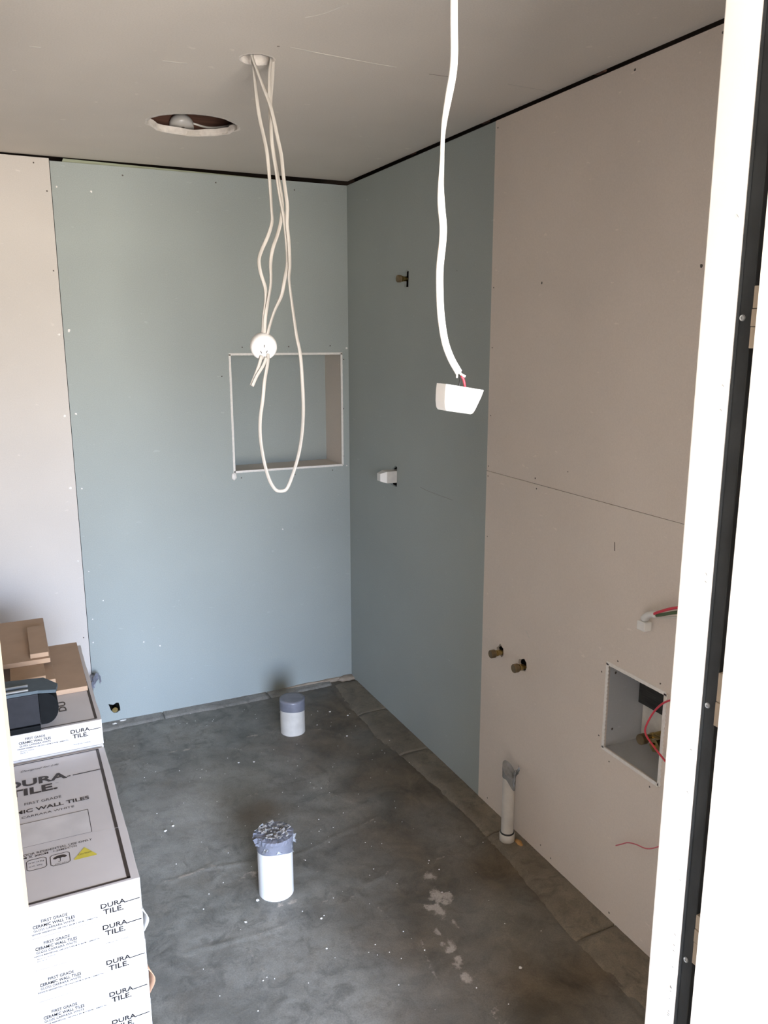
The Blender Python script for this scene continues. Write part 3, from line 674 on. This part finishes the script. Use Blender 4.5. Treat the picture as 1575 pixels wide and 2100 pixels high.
# inside the big ceiling hole
jb = empty('junction_cover', (-.83, -.52, 2.45), label='round whitish cover seen inside the large round ceiling hole', cat='junction box')
bm = lathe(bmesh.new(), [(0, -.022), (.02, -.021), (.036, -.012), (.042, .0), (.042, .02), (0, .02)], (-.842, -.500, 2.452), (0, -.35, -1), 32)
M_COVER = mat('clear_dusty_plastic', (.62, .60, .58), .3)
obj('cover_body', bm, M_COVER, jb, smooth=True)
obj('cover_screw', lathe(bmesh.new(), [(0, 0), (.005, .0005), (.006, .004)], (-.839, -.512, 2.432), (0, .35, 1), 12), M_SCREW, jb)
tag(obj('roof_cable', sweep([(-.80, -.50, 2.455), (-.75, -.50, 2.447), (-.70, -.505, 2.452), (-.64, -.50, 2.47), (-.58, -.50, 2.49)], .0035, .0025, 8, 6), M_WHITE, smooth=True), 'thin white cable crossing the dark large ceiling hole', 'cable')

# ------------------------------------------------------------------ pipes standing from the floor
def drain(name, c, r, z, label, cap_z, slant, top):
    root = empty(name, (c[0], c[1], 0), label=label, cat='pipe')
    prof = [(r, -.02), (r, z-.002), (r-.0015, z), (r-.0045, z), (r-.0045, z-.05)]
    obj('pipe_body', lathe(bmesh.new(), prof, (*c, 0), (0, 0, 1), 48), M_PVC if top == 'rubble' else M_PVCD, root, smooth=False)
    bm = bmesh.new(); n = 64; ro = r+.0013; rings = []
    rr_ = random.Random(int(z*1000))
    for k in range(6):
        ring = []
        for i in range(n):
            a = 2*pi*i/n; lo = cap_z + slant*cos(a+2.2) + (.003*sin(3*a) if top == 'rubble' else 0)
            t = k/5; zz = lo + (z+.001-lo)*t
            w = .0004 + (rr_.uniform(0, .0035) if (top == 'rubble' and k > 3) else 0)
            ring.append(bm.verts.new((c[0]+(ro+w)*cos(a), c[1]+(ro+w)*sin(a), zz)))
        rings.append(ring)
    for sc_, dz in ((.8, .0012), (.45, .001)):
        rings.append([bm.verts.new((c[0]+(ro)*sc_*cos(2*pi*i/n), c[1]+ro*sc_*sin(2*pi*i/n), z+dz+rr_.uniform(-.0012, .0012)*(2 if top == 'rubble' else .4))) for i in range(n)])
    for a, b in zip(rings, rings[1:]):
        for i in range(n): bm.faces.new((a[i], a[(i+1) % n], b[(i+1) % n], b[i]))
    bm.faces.new(rings[-1]); bmesh.ops.recalc_face_normals(bm, faces=list(bm.faces))
    obj('tape_cap', bm, M_TAPE, root, smooth=(top != 'rubble'))
    return root
p1 = drain('floor_waste_pipe', (-.468, -.435), .054, .160, 'white floor pipe with smooth flat grey tape cap, standing near the back wall', .108, .008, 'flat')
p2 = drain('floor_waste_pipe', (-.862, -1.418), .055, .205, 'white floor pipe topped with ragged grey tape and rubble, mid floor beside the cartons', .150, .012, 'rubble')
# crumpled tape skirts and chips on the nearer pipe
def crumple(c, size, seed, m, parent, name='loose_tape', n=5):
    r = random.Random(seed); bm = bmesh.new(); g = [[None]*n for _ in range(n)]
    ux = Vector((r.uniform(-1, 1), r.uniform(-1, 1), r.uniform(-.4, .4))).normalized(); vz = Vector((r.uniform(-.3, .3), r.uniform(-.3, .3), 1)).normalized()
    for i in range(n):
        for j in range(n):
            g[i][j] = bm.verts.new(Vector(c) + ux*size[0]*(i/(n-1)-.5) + vz*size[1]*(j/(n-1)-.5) + Vector((r.uniform(-1, 1), r.uniform(-1, 1), r.uniform(-1, 1)))*size[0]*.14)
    for i in range(n-1):
        for j in range(n-1): bm.faces.new((g[i][j], g[i+1][j], g[i+1][j+1], g[i][j+1]))
    o = obj(name, bm, m, parent); s = o.modifiers.new('s', 'SOLIDIFY'); s.thickness = .0006; return o
for i, (a, dz, sz) in enumerate(((3.4, -.004, (.05, .035)), (3.9, -.012, (.04, .04)), (2.9, .000, (.045, .03)), (5.9, -.012, (.04, .045)), (6.2, -.02, (.035, .05)), (5.4, -.02, (.03, .03)), (.5, .0, (.05, .03)), (1.4, .004, (.05, .025)), (3.6, .006, (.06, .03)), (2.4, .006, (.05, .03)), (4.4, -.02, (.06, .02)), (5.6, -.03, (.03, .05)))):
    crumple((-.862+.054*cos(a), -1.418+.054*sin(a), .197+dz), (sz[0]*.62, sz[1]*.7), 70+i, M_TAPE2 if i % 2 else M_TAPE, p2)
bm = bmesh.new(); r = random.Random(5)
for i in range(60):
    a = r.uniform(0, 2*pi); d = .047*math.sqrt(r.random()); s = r.uniform(.004, .009)
    b2 = bmesh.new(); bmesh.ops.create_cube(b2, size=1)
    Rm = Matrix.Rotation(r.uniform(0, 6), 3, Vector((r.uniform(-.4, .4), r.uniform(-.4, .4), 1)))
    for v in b2.verts: v.co = Rm @ Vector((v.co.x*s*r.uniform(1.2, 2.6), v.co.y*s*.8, v.co.z*s*.35)) + Vector((-.862+d*cos(a), -1.414+d*sin(a), .2085+r.uniform(0, .006)))
    t = bpy.data.meshes.new('t'); b2.to_mesh(t); b2.free(); bm.from_mesh(t); bpy.data.meshes.remove(t)
o_ = obj('mortar_rubble', bm, M_STONE, label='grey mortar chips lying on the taped pipe top', cat='rubble', kind='stuff')
# basin waste against the right wall
p3 = empty('basin_waste_pipe', (-.057, -1.512, 0), label='slim upright white waste pipe with torn silver tape top against the right wall', cat='pipe')
bm = bmesh.new(); n = 40; c = (-.057, -1.512); rad = .0215; lo, hi = [], []
for i in range(n):
    a = 2*pi*i/n; dx, dy = cos(a), sin(a)
    z = .262 + .020*(-dx*.3 + dy*.95)
    lo.append(bm.verts.new((c[0]+rad*dx, c[1]+rad*dy, .02))); hi.append(bm.verts.new((c[0]+rad*dx, c[1]+rad*dy, z)))
inn = [bm.verts.new((c[0]+(v.co.x-c[0])*.88, c[1]+(v.co.y-c[1])*.88, v.co.z)) for v in hi]; dn = [bm.verts.new((v.co.x, v.co.y, .15)) for v in inn]
for A_, B_ in ((lo, hi), (hi, inn), (inn, dn)):
    for i in range(n): bm.faces.new((A_[i], A_[(i+1) % n], B_[(i+1) % n], B_[i]))
bmesh.ops.recalc_face_normals(bm, faces=list(bm.faces))
obj('pipe_body', bm, M_PVCD, p3, smooth=False)
obj('pipe_socket', lathe(bmesh.new(), [(.0225, -.01), (.0262, -.01), (.0262, .031), (.0235, .034), (.0215, .034)], (*c, 0), (0, 0, 1), 40), M_PVCD, p3, smooth=True)
obj('rubber_ring', lathe(bmesh.new(), [(.0215, .033), (.0245, .0335), (.0248, .0355), (.0243, .0375), (.0215, .038)], (*c, 0), (0, 0, 1), 40), M_BLACKW, p3, smooth=True)
bm = bmesh.new(); lo, hi = [], []
for i in range(n):
    a = 2*pi*i/n; dx, dy = cos(a), sin(a)
    zb = .245 - .045*max(0, cos(a+1.1))**1.5; zt = .262 + .020*(-dx*.3 + dy*.95) + .004 + .010*max(0, cos(a-1.9))
    lo.append(bm.verts.new((c[0]+(rad+.0012)*dx, c[1]+(rad+.0012)*dy, min(zb, zt-.004)))); hi.append(bm.verts.new((c[0]+(rad+.0022)*dx, c[1]+(rad+.0022)*dy, zt)))
mid = [bm.verts.new((c[0]+(v.co.x-c[0])*.5, c[1]+(v.co.y-c[1])*.5, .262+(v.co.z-.262)*.5+RNG.uniform(-.001, .001))) for v in hi]
for A_, B_ in ((lo, hi), (hi, mid)):
    for i in range(n): bm.faces.new((A_[i], A_[(i+1) % n], B_[(i+1) % n], B_[i]))
bm.faces.new(mid); bmesh.ops.recalc_face_normals(bm, faces=list(bm.faces))
obj('tape_cap', bm, M_TAPE2, p3, smooth=False)
crumple((-.050, -1.534, .243), (.022, .05), 5, M_TAPE2, p3); crumple((-.036, -1.528, .262), (.018, .045), 9, M_TAPE2, p3)
heap(-.030, -1.545, .012, .022, .012, 77, M_FOAM, 'foam_residue', floor)

# ------------------------------------------------------------------ capped water stubs
def stub(name, base, axis, length, capr, caplen, label, capmat=M_BRASSD, r=.0095, cat='pipe fitting', back=.03):
    root = empty(name, base, label=label, cat=cat); ax = Vector(axis); b = Vector(base)
    obj('brass_body', lathe(bmesh.new(), [(0, -back), (r, -back), (r, length*.35), (r*1.18, length*.36), (r*1.18, length*.46), (r, length*.48), (r, length-caplen)], b, ax, 24), M_BRASS, root, smooth=False)
    bm = lathe(bmesh.new(), [(r*.9, length-caplen), (capr*.96, length-caplen), (capr, length-caplen+.0015), (capr, length-.002), (capr*.92, length), (0, length)], b, ax, 24)
    obj('end_cap', bm, capmat, root)
    return root
stub('water_stub', (0, -.603, 1.938), (-1, 0, 0), .040, .0145, .016, 'dark capped brass water stub high on the blue right wall')
stub('water_stub', (0, -1.3595, .6315), (-1, 0, 0), .047, .0145, .018, 'left one of two capped brass stubs low on the right wall, nearer the blue board')
stub('water_stub', (0, -1.4935, .629), (-1, 0, 0), .042, .0150, .018, 'right one of two capped brass stubs low on the right wall, above the slim pipe')
stub('water_stub', (-1.166, .0, .060), (0, -1, 0), .006, .0125, .012, 'bright brass stub in a ragged hole at the foot of the back wall', capmat=M_BRASS)
t = stub('water_stub', (.135, -1.993, .588), (-1, 0, 0), .083, .0155, .022, 'brass capped stub poking out inside the boxed recess', back=.0)
t2 = stub('valve_body', (.135, -2.055, .600), (-1, 0, 0), .052, .017, .03, 'wide brass valve at the back of the boxed recess, behind the red wire', capmat=M_BRASS, r=.012, back=.0)
obj('packing_nut', lathe(bmesh.new(), [(.010, -.036), (.020, -.036), (.020, -.022), (.010, -.022)], (.083, -2.055, .600), (1, 0, 0), 6), M_BRASS, t2)
obj('coupling', sweep([(.10, -1.993, .588), (.10, -2.02, .592), (.10, -2.05, .600)], .009, n=5), M_BRASS, t, smooth=True)
# white square duct stub
sq = empty('square_outlet', (0, -.494, 1.124), label='small white square plastic outlet sticking out of the blue right wall', cat='outlet')
bm = box(-.045, .03, -.520, -.468, 1.098, 1.150, bev=.003, seg=2)
obj('outlet_body', bm, M_PVCD, sq)
bm = bmesh.new()
a = [bm.verts.new(p) for p in ((-.045, -.519, 1.099), (-.045, -.469, 1.099), (-.045, -.469, 1.149), (-.045, -.519, 1.149))]
b = [bm.verts.new(p) for p in ((-.072, -.508, 1.108), (-.072, -.476, 1.108), (-.072, -.476, 1.140), (-.072, -.508, 1.140))]
for i in range(4): bm.faces.new((a[i], a[(i+1) % 4], b[(i+1) % 4], b[i]))
bm.faces.new(b); bmesh.ops.recalc_face_normals(bm, faces=list(bm.faces))
obj('outlet_end', bm, M_PVC, sq)
# taped pipe end behind the carton stack, at the back wall
tp = empty('taped_stub', (-1.245, -.02, .245), label='small stub wrapped in crumpled blue-grey tape, poking out behind the carton stack', cat='pipe')
obj('pipe_body', sweep([(-1.252, .0, .235), (-1.250, -.03, .24), (-1.246, -.058, .247)], .014, n=4), M_TAPE, tp, smooth=True)
crumple((-1.242, -.07, .258), (.040, .035), 31, M_TAPE, tp, n=5); crumple((-1.252, -.06, .232), (.022, .055), 32, M_TAPE, tp, n=5); crumple((-1.225, -.06, .243), (.025, .025), 33, M_TAPE, tp, n=4)

# ------------------------------------------------------------------ wires on the right wall
wc = empty('wall_cable', (0, -2.22, 1.07), label='white cable with bared red and green wires bending out near the right jamb', cat='cable')
obj('cable_sheath', sweep([(-.040, -2.1150, 1.0180), (-.040, -2.095, 1.012), (-.040, -2.080, 1.000), (-.040, -2.0745, .992)], 0.0115, .008, 10, 5), M_PVC, wc, smooth=True)
obj('cable_sheath', box(-.052, -.028, -2.090, -2.060, .962, .987, bev=.003, seg=2), M_PVC, wc)
obj('cable_sheath', sweep([(-.040, -2.10, 1.007), (-.038, -2.14, 1.017), (-.02, -2.22, 1.045), (.02, -2.26, 1.06)], .0026, n=5), M_PVCD, wc, smooth=True)
obj('red_wire', sweep([(-.046, -2.108, 1.016), (-.048, -2.13, 1.030), (-.044, -2.18, 1.056), (-.02, -2.24, 1.075), (.02, -2.27, 1.08)], .0036, n=6), M_RED, wc, smooth=True)
obj('green_wire', sweep([(-.040, -2.112, 1.014), (-.040, -2.14, 1.026), (-.036, -2.185, 1.046), (-.015, -2.24, 1.066), (.02, -2.268, 1.072)], .0044, n=6), M_GREENW, wc, smooth=True)
w1 = obj('red_wire', sweep([(.005, -2.27, .83), (-.02, -2.23, .825), (-.03, -2.1702, .8008), (-.03, -2.1276, .7577), (-.03, -2.0995, .7028), (-.03, -2.0977, .6741), (-.03, -2.1287, .6535), (-.03, -2.1695, .6345), (-.02, -2.22, .60), (.005, -2.26, .57)], .0026, n=8), M_RED, smooth=True)
tag(w1, 'red wire curving across the mouth of the boxed recess', 'wire')
w2 = obj('red_wire', sweep([(-.02, -2.0037, .2764), (-.02, -2.0267, .2954), (-.02, -2.0511, .3152), (-.02, -2.0832, .329), (-.02, -2.1204, .3401), (-.02, -2.1551, .3648), (-.015, -2.19, .40), (.005, -2.22, .42)], .0017, n=8), M_RED2, smooth=True)
tag(w2, 'thin faded red wire sticking out low on the pale right wall', 'wire')

# ------------------------------------------------------------------ cartons
def text_bm(bm, body, org, ex, ey, size, wide=1.0, bold=0.0, shear=0.0, spacing=1.0, align='LEFT', fit=None):
    cu = bpy.data.curves.new('txt', 'FONT'); cu.body = body; cu.size = 1.0; cu.offset = bold; cu.shear = shear; cu.space_character = spacing
    cu.align_x = 'LEFT'; cu.resolution_u = 3; cu.fill_mode = 'FRONT'
    ob = bpy.data.objects.new('txt', cu); COL.objects.link(ob); me = to_mesh(ob)
    co = np.array([v.co[:] for v in me.vertices]); x0, x1 = co[:, 0].min(), co[:, 0].max()
    cap = 0.70    # cap height of the built-in face at size 1
    sy = size/cap; sx = sy*wide
    if fit: sx = fit/(x1-x0)
    W_ = (x1-x0)*sx; off = {'LEFT': 0, 'CENTER': -W_/2, 'RIGHT': -W_}[align]
    ex = Vector(ex); ey = Vector(ey); org = Vector(org)
    for v in me.vertices: v.co = org + ex*((v.co.x-x0)*sx + off) + ey*(v.co.y*sy)
    bm.from_mesh(me); bpy.data.meshes.remove(me)
    return W_
def strip(bm, pts, w, n_):
    """flat printed line through pts, width w, on a face with normal n_"""
    N = Vector(n_)
    for a, b in zip(pts, pts[1:]):
        a = Vector(a); b = Vector(b); d = (b-a).normalized(); s = d.cross(N)*w/2
        bm.faces.new([bm.verts.new(p) for p in (a-s, b-s, b+s, a+s)])
def fix_up(bm, n_):
    N = Vector(n_)
    bm.normal_update()
    for f in bm.faces:
        if f.normal.dot(N) < 0: f.normal_flip()

CX0, CX1 = -1.650, -1.338      # carton is 312 mm wide, 620 mm long, 75 mm high
TH = .075
def carton_mesh(x0, x1, y0, y1, z0, z1, seed):
    r = random.Random(seed); bm = bmesh.new()
    bx(bm, x0, x1, y0, y1, z0+.0006, z1-.0006, bev=.0022, seg=2)
    bmesh.ops.subdivide_edges(bm, edges=[e for e in bm.edges if e.calc_length() > .1], cuts=9, use_grid_fill=True)
    for v in bm.verts:   # crushed right side, slightly sagging lid
        if v.co.x > x1-.004: v.co.x += .0035*sin(v.co.y*23+seed) * (1-abs((v.co.z-(z0+z1)/2)/(z1-z0))*1.6) + r.uniform(-.0008, .0012)
    for f in bm.faces:
        f.material_index = 1 if f.normal.y < -.7 else (2 if abs(f.normal.x) > .7 else 0)
    return bm
def front_print(x0, y, zc, extra, flip=0):
    """printing on the short face of a carton, centred on height zc"""
    bm = bmesh.new(); ex, ey = (1, 0, 0), (0, 0, 1); yy = y-.0005
    X = lambda v: v - CX0 + x0
    text_bm(bm, 'DURA', (X(-1.4205), yy, zc+.0015), ex, ey, .0105, fit=.050, bold=.022)
    text_bm(bm, 'TILE.', (X(-1.4165), yy, zc-.0135), ex, ey, .0115, fit=.041, bold=.022)
    strip(bm, [(X(-1.371), yy, zc+.0025), (X(-1.3415), yy, zc+.0035)], .0019, (0, -1, 0))
    text_bm(bm, 'FIRST GRADE', (X(-1.5095), yy, zc+.0085), ex, ey, .0066, fit=.050, align='CENTER', bold=.015)
    text_bm(bm, 'CERAMIC WALL TILES', (X(-1.511), yy, zc-.0015), ex, ey, .0068, fit=.080, align='CENTER', bold=.022)
    text_bm(bm, 'GLOSS CARRARA WHITE', (X(-1.511), yy, zc-.0095), ex, ey, .0052, fit=.078, align='CENTER', bold=.01)
    text_bm(bm, 'INDOOR RESIDENTIAL USE ONLY 60CM X 30CM 1.26M2/CTN', (X(-1.556), yy, zc-.0165), ex, ey, .0030, fit=.128, bold=.02)
    if extra:
        text_bm(bm, 'MADE IN CHINA', (X(-1.416), yy, zc-.034), ex, ey, .0034, fit=.045)
        text_bm(bm, 'BATCH / SHADE', (X(-1.549), yy, zc-.0235), ex, ey, .0028, fit=.034)
        text_bm(bm, 'PCS 7', (X(-1.549), yy, zc-.029), ex, ey, .0028, fit=.018)
    fix_up(bm, (0, -1, 0)); return bm
ORD = ['topmost', 'second', 'third', 'fourth', 'fifth', 'sixth', 'seventh', 'eighth', 'ninth']
LOFF = [-.0125, .0115, .0005, -.004, .0005, 0, 0, 0]
XO = [0, .001, .0035, .0045, .006, .007, .007, .007]
for k in range(8):
    z1 = .6 - TH*k; z0 = z1-TH; dx = XO[k]*.5
    lab = ('topmost carton of the near stack, printed lid facing up' if k == 0 else f'white tile carton, {ORD[k]} from the top of the near stack')
    rt = empty('tile_carton', (CX0+dx, -2.02, z0), label=lab, cat='carton', group='tile cartons stacked at the left')
    obj('carton_body', carton_mesh(CX0+dx, CX1+dx, -2.02, -1.402, z0, z1, k), [M_CARD, M_CARDW, M_EDGE], rt)
    if k < 6:
        obj('printed_lettering', front_print(CX0+dx, -2.0205, z1-TH/2+LOFF[k], k == 1), M_INK2, rt)
    if k in (1, 3):   # torn side flap
        yb = -2.017; zc = (z0+z1)/2 + (.005 if k == 1 else .003); s = 1 if k == 1 else 1.25
        bm = bmesh.new(); rows = []
        for i in range(8):
            t = i/7; zz = zc + (.5-t)*.05*s
            bul = .011*s*sin(pi*t)**1.2
            rows.append([bm.verts.new((CX1+dx+.0006, yb+.03, zz)), bm.verts.new((CX1+dx+bul*.7, yb+.012, zz)), bm.verts.new((CX1+dx+bul, yb-.001, zz))])
        for a, b in zip(rows, rows[1:]):
            for j in range(2): bm.faces.new((a[j], a[j+1], b[j+1], b[j]))
        o_ = obj('torn_flap', bm, M_KRAFT if k == 3 else M_EDGE, rt, smooth=True); sd = o_.modifiers.new('s', 'SOLIDIFY'); sd.thickness = .0012; sd.offset = 1
    if k == 0: top_root = rt
# lid print on the topmost near carton
zt = .6001; U = (0, 0, 1)
bm = bmesh.new(); ex, ey = (1, 0, 0), (0, 1, 0)
strip(bm, [(-1.640, -1.4095, zt), (-1.3555, -1.4095, zt)], .004, U); strip(bm, [(-1.3575, -1.408, zt), (-1.3595, -2.011, zt)], .0075, U); strip(bm, [(-1.640, -2.010, zt), (-1.356, -2.010, zt)], .006, U)
text_bm(bm, 'Designed for Life', (-1.553, -1.453, zt), ex, ey, .009, fit=.094, shear=.5)
text_bm(bm, 'DURA', (-1.590, -1.530, zt), ex, ey, .032, fit=.146, bold=.035)
text_bm(bm, 'TILE.', (-1.586, -1.575, zt), ex, ey, .032, fit=.116, bold=.035)
text_bm(bm, 'TM', (-1.474, -1.548, zt), ex, ey, .003, fit=.007)
strip(bm, [(-1.445, -1.5245, zt), (-1.436, -1.5245, zt)], .004, U); strip(bm, [(-1.4305, -1.5245, zt), (-1.3600, -1.5235, zt)], .004, U)
text_bm(bm, 'FIRST GRADE', (-1.549, -1.624, zt), ex, ey, .0115, fit=.084)
text_bm(bm, 'CERAMIC WALL TILES', (-1.628, -1.659, zt), ex, ey, .0150, fit=.225, bold=.025)
text_bm(bm, 'GLOSS CARRARA WHITE', (-1.606, -1.682, zt), ex, ey, .0085, fit=.166)
for a, b in (((-1.62, -1.7055), (-1.411, -1.7065)), ((-1.4115, -1.706), (-1.4125, -1.806))): strip(bm, [(*a, zt), (*b, zt)], .0016, U)
strip(bm, [(-1.62, -1.804, zt), (-1.412, -1.806, zt)], .0008, U)
text_bm(bm, 'INDOOR RESIDENTIAL USE ONLY', (-1.578, -1.8395, zt), ex, ey, .0075, fit=.163, bold=.01)
text_bm(bm, '60CM X 30CM', (-1.580, -1.850, zt), ex, ey, .0070, fit=.072, bold=.015)
text_bm(bm, '1.26M2/CTN', (-1.497, -1.850, zt), ex, ey, .0065, fit=.048, bold=.01)
def rrect(bm, x0, x1, y0, y1, w=.0016, c=.005):
    pts = [(x0+c, y0), (x1-c, y0), (x1, y0+c), (x1, y1-c), (x1-c, y1), (x0+c, y1), (x0, y1-c), (x0, y0+c), (x0+c, y0)]
    strip(bm, [(*p, zt) for p in pts], w, U)
rrect(bm, -1.553, -1.5135, -1.898, -1.859); rrect(bm, -1.5055, -1.466, -1.902, -1.861)
text_bm(bm, 'N.W. 19.5kg', (-1.549, -1.873, zt), ex, ey, .0045, fit=.031); text_bm(bm, 'G.W. 20kg', (-1.549, -1.886, zt), ex, ey, .0045, fit=.027)
# umbrella pictogram
cu_, cv_ = -1.4857, -1.8765
pts = [(cu_+.0145*cos(a), cv_+.0095*sin(a)) for a in [pi*i/12 for i in range(13)]] + [(cu_-.0145+.00967*(i/2), cv_-(.0025 if i % 2 else 0)) for i in range(1, 6)]
try: bm.faces.new([bm.verts.new((*p, zt)) for p in pts])
except Exception: pass
strip(bm, [(cu_, cv_-.001, zt), (cu_, cv_-.012, zt), (cu_-.0022, cv_-.0145, zt), (cu_-.0045, cv_-.012, zt)], .0014, U)
text_bm(bm, 'KEEP DRY', (-1.497, -1.899, zt), ex, ey, .003, fit=.024)
fix_up(bm, U); obj('printed_lettering', bm, M_INK, top_root)
bm = bmesh.new(); bm.faces.new([bm.verts.new(p) for p in ((-1.62, -1.8035, zt-.00005), (-1.4122, -1.8055, zt-.00005), (-1.4115, -1.7065, zt-.00005), (-1.62, -1.7055, zt-.00005))]); fix_up(bm, U)
obj('tile_sample_print', bm, M_SAMPLE, top_root)
bm = bmesh.new(); tri = [(-1.434, -1.860), (-1.459, -1.897), (-1.4575, -1.8995), (-1.4125, -1.9), (-1.411, -1.8975)]
bm.faces.new([bm.verts.new((*p, zt)) for p in tri]); fix_up(bm, U); obj('yellow_mark', bm, M_YEL, top_root)
bm = bmesh.new(); text_bm(bm, 'CAUTION', (-1.449, -1.886, zt+.0002), ex, ey, .0045, fit=.027, bold=.01); fix_up(bm, U); obj('printed_lettering', bm, M_INK, top_root)
bm = bmesh.new(); strip(bm, [(-1.411, -1.8125, zt+.0001), (-1.374, -1.8135, zt+.0001), (-1.346, -1.816, zt+.0001)], .0014, U); fix_up(bm, U); obj('lid_crease', bm, M_CARDW, top_root)

# rear stack, one layer higher
for k in range(9):
    z1 = .675 - TH*k; z0 = z1-TH; dx = (.0, -.001, .002, .0, .001, .0, .002, .001, 0)[k]
    lab = ('topmost carton of the far stack, bearing the offcuts and the black tool' if k == 0 else f'carton of the far stack, {ORD[k]} from its top, behind the near stack')
    rt = empty('tile_carton', (CX0+dx, -1.385, z0), label=lab, cat='carton', group='tile cartons stacked at the left')
    obj('carton_body', carton_mesh(CX0+dx, CX1+dx, -1.385, -.770, z0, z1, 20+k), [M_CARD, M_CARDW, M_EDGE], rt)
    if k == 0:
        obj('printed_lettering', front_print(CX0+dx, -1.3855, z1-TH/2+.010, True), M_INK2, rt)
        zt2 = .6751; bm = bmesh.new()
        strip(bm, [(-1.3535, -.78, zt2), (-1.3515, -1.372, zt2)], .007, U); strip(bm, [(-1.64, -1.3735, zt2), (-1.348, -1.3735, zt2)], .0045, U); strip(bm, [(-1.64, -.79, zt2), (-1.352, -.79, zt2)], .0045, U)
        text_bm(bm, 'DU', (-1.4215, -1.287, zt2), (0, 1, 0), (-1, 0, 0), .020, fit=.066, bold=.02)
        fix_up(bm, U); obj('printed_lettering', bm, M_INK, rt)
        bm = bmesh.new(); strip(bm, [(-1.362, -1.098, zt2+.0003), (-1.338, -1.098, zt2+.0003)], .004, U); fix_up(bm, U); obj('lid_crease', bm, M_CARDW, rt)

# ------------------------------------------------------------------ fibreboard offcuts on the rear stack
def off(x0, x1, y0, y1, z0, z1, rot, label):
    o = obj('fibreboard_offcut', box(x0, x1, y0, y1, z0, z1, bev=.0008), M_MDF, label=label, cat='board', group='fibreboard offcuts stacked on the cartons')
    c = Vector(((x0+x1)/2, y0, 0)); o.data.transform(Matrix.Translation(c) @ Matrix.Rotation(radians(rot), 4, 'Z') @ Matrix.Translation(-c)); return o
g_ = .0002
off(-1.445, -1.3525, -1.172, -.779, .6755, .6905, -.4, 'brown fibreboard offcut lying lowest and furthest right on the cartons')
off(-1.545, -1.437, -1.113, -.745, .6907, .7052, .8, 'brown offcut second from the bottom, showing a narrow strip beside the lowest one')
off(-1.560, -1.4635, -1.110, -.74, .7054, .7200, 0, 'shaded offcut under the overhang, just behind the black tool')
off(-1.640, -1.4435, -1.008, -.60, .7202, .7352, 0, 'wide brown offcut reaching furthest left and back, with a lit front edge')
off(-1.500, -1.4465, -.993, -.725, .7354, .7502, 0, 'small narrow offcut topmost of the pile, paler front edge')

# ------------------------------------------------------------------ black power tool lying at the stack edge
tool = empty('power_tool', (-1.51, -1.36, .675), label='black and charcoal plastic power tool with rounded end lying on the far cartons', cat='tool')
bm = bmesh.new(); bx(bm, -1.72, -1.492, -1.379, -1.30, .690, .779, bev=.004, seg=2); obj('tool_body', bm, M_TOOLG, tool)
bm = bmesh.new(); pr = [(-1.4915, .690), (-1.478, .690)] + [(-1.478+.034*sin(a), .734-.044*cos(a)) for a in [pi*i/16 for i in range(1, 16)]] + [(-1.478, .778), (-1.4915, .778)]
A_ = [bm.verts.new((x, -1.381, z)) for x, z in pr]; B_ = [bm.verts.new((x, -1.31, z)) for x, z in pr]
bm.faces.new(A_[::-1]); bm.faces.new(B_)
for i in range(len(pr)): j = (i+1) % len(pr); bm.faces.new((A_[i], A_[j], B_[j], B_[i]))
bmesh.ops.recalc_face_normals(bm, faces=list(bm.faces)); obj('rounded_end', bm, M_TOOLB, tool)
bm = bmesh.new(); bx(bm, -1.72, -1.493, -1.388, -1.32, .6758, .692, bev=.003, seg=2); obj('tool_foot', bm, M_TOOLB, tool)
bm = bmesh.new(); pr = [(-1.72, -1.378), (-1.492, -1.378), (-1.448, -1.392), (-1.441, -1.352), (-1.474, -1.292), (-1.56, -1.280), (-1.72, -1.280)]
A_ = [bm.verts.new((x, y, .7795)) for x, y in pr]; B_ = [bm.verts.new((x*1.0, y, .788)) for x, y in pr]
bm.faces.new(A_[::-1]); bm.faces.new(B_)
for i in range(len(pr)): j = (i+1) % len(pr); bm.faces.new((A_[i], A_[j], B_[j], B_[i]))
bmesh.ops.recalc_face_normals(bm, faces=list(bm.faces)); obj('tool_top', bm, M_TOOLT, tool)
bm = bmesh.new()
bx(bm, -1.72, -1.515, -1.372, -1.366, .788, .793, bev=.001); bx(bm, -1.72, -1.515, -1.345, -1.341, .788, .795, bev=.001)
obj('guide_rib', bm, M_ZINC, tool)
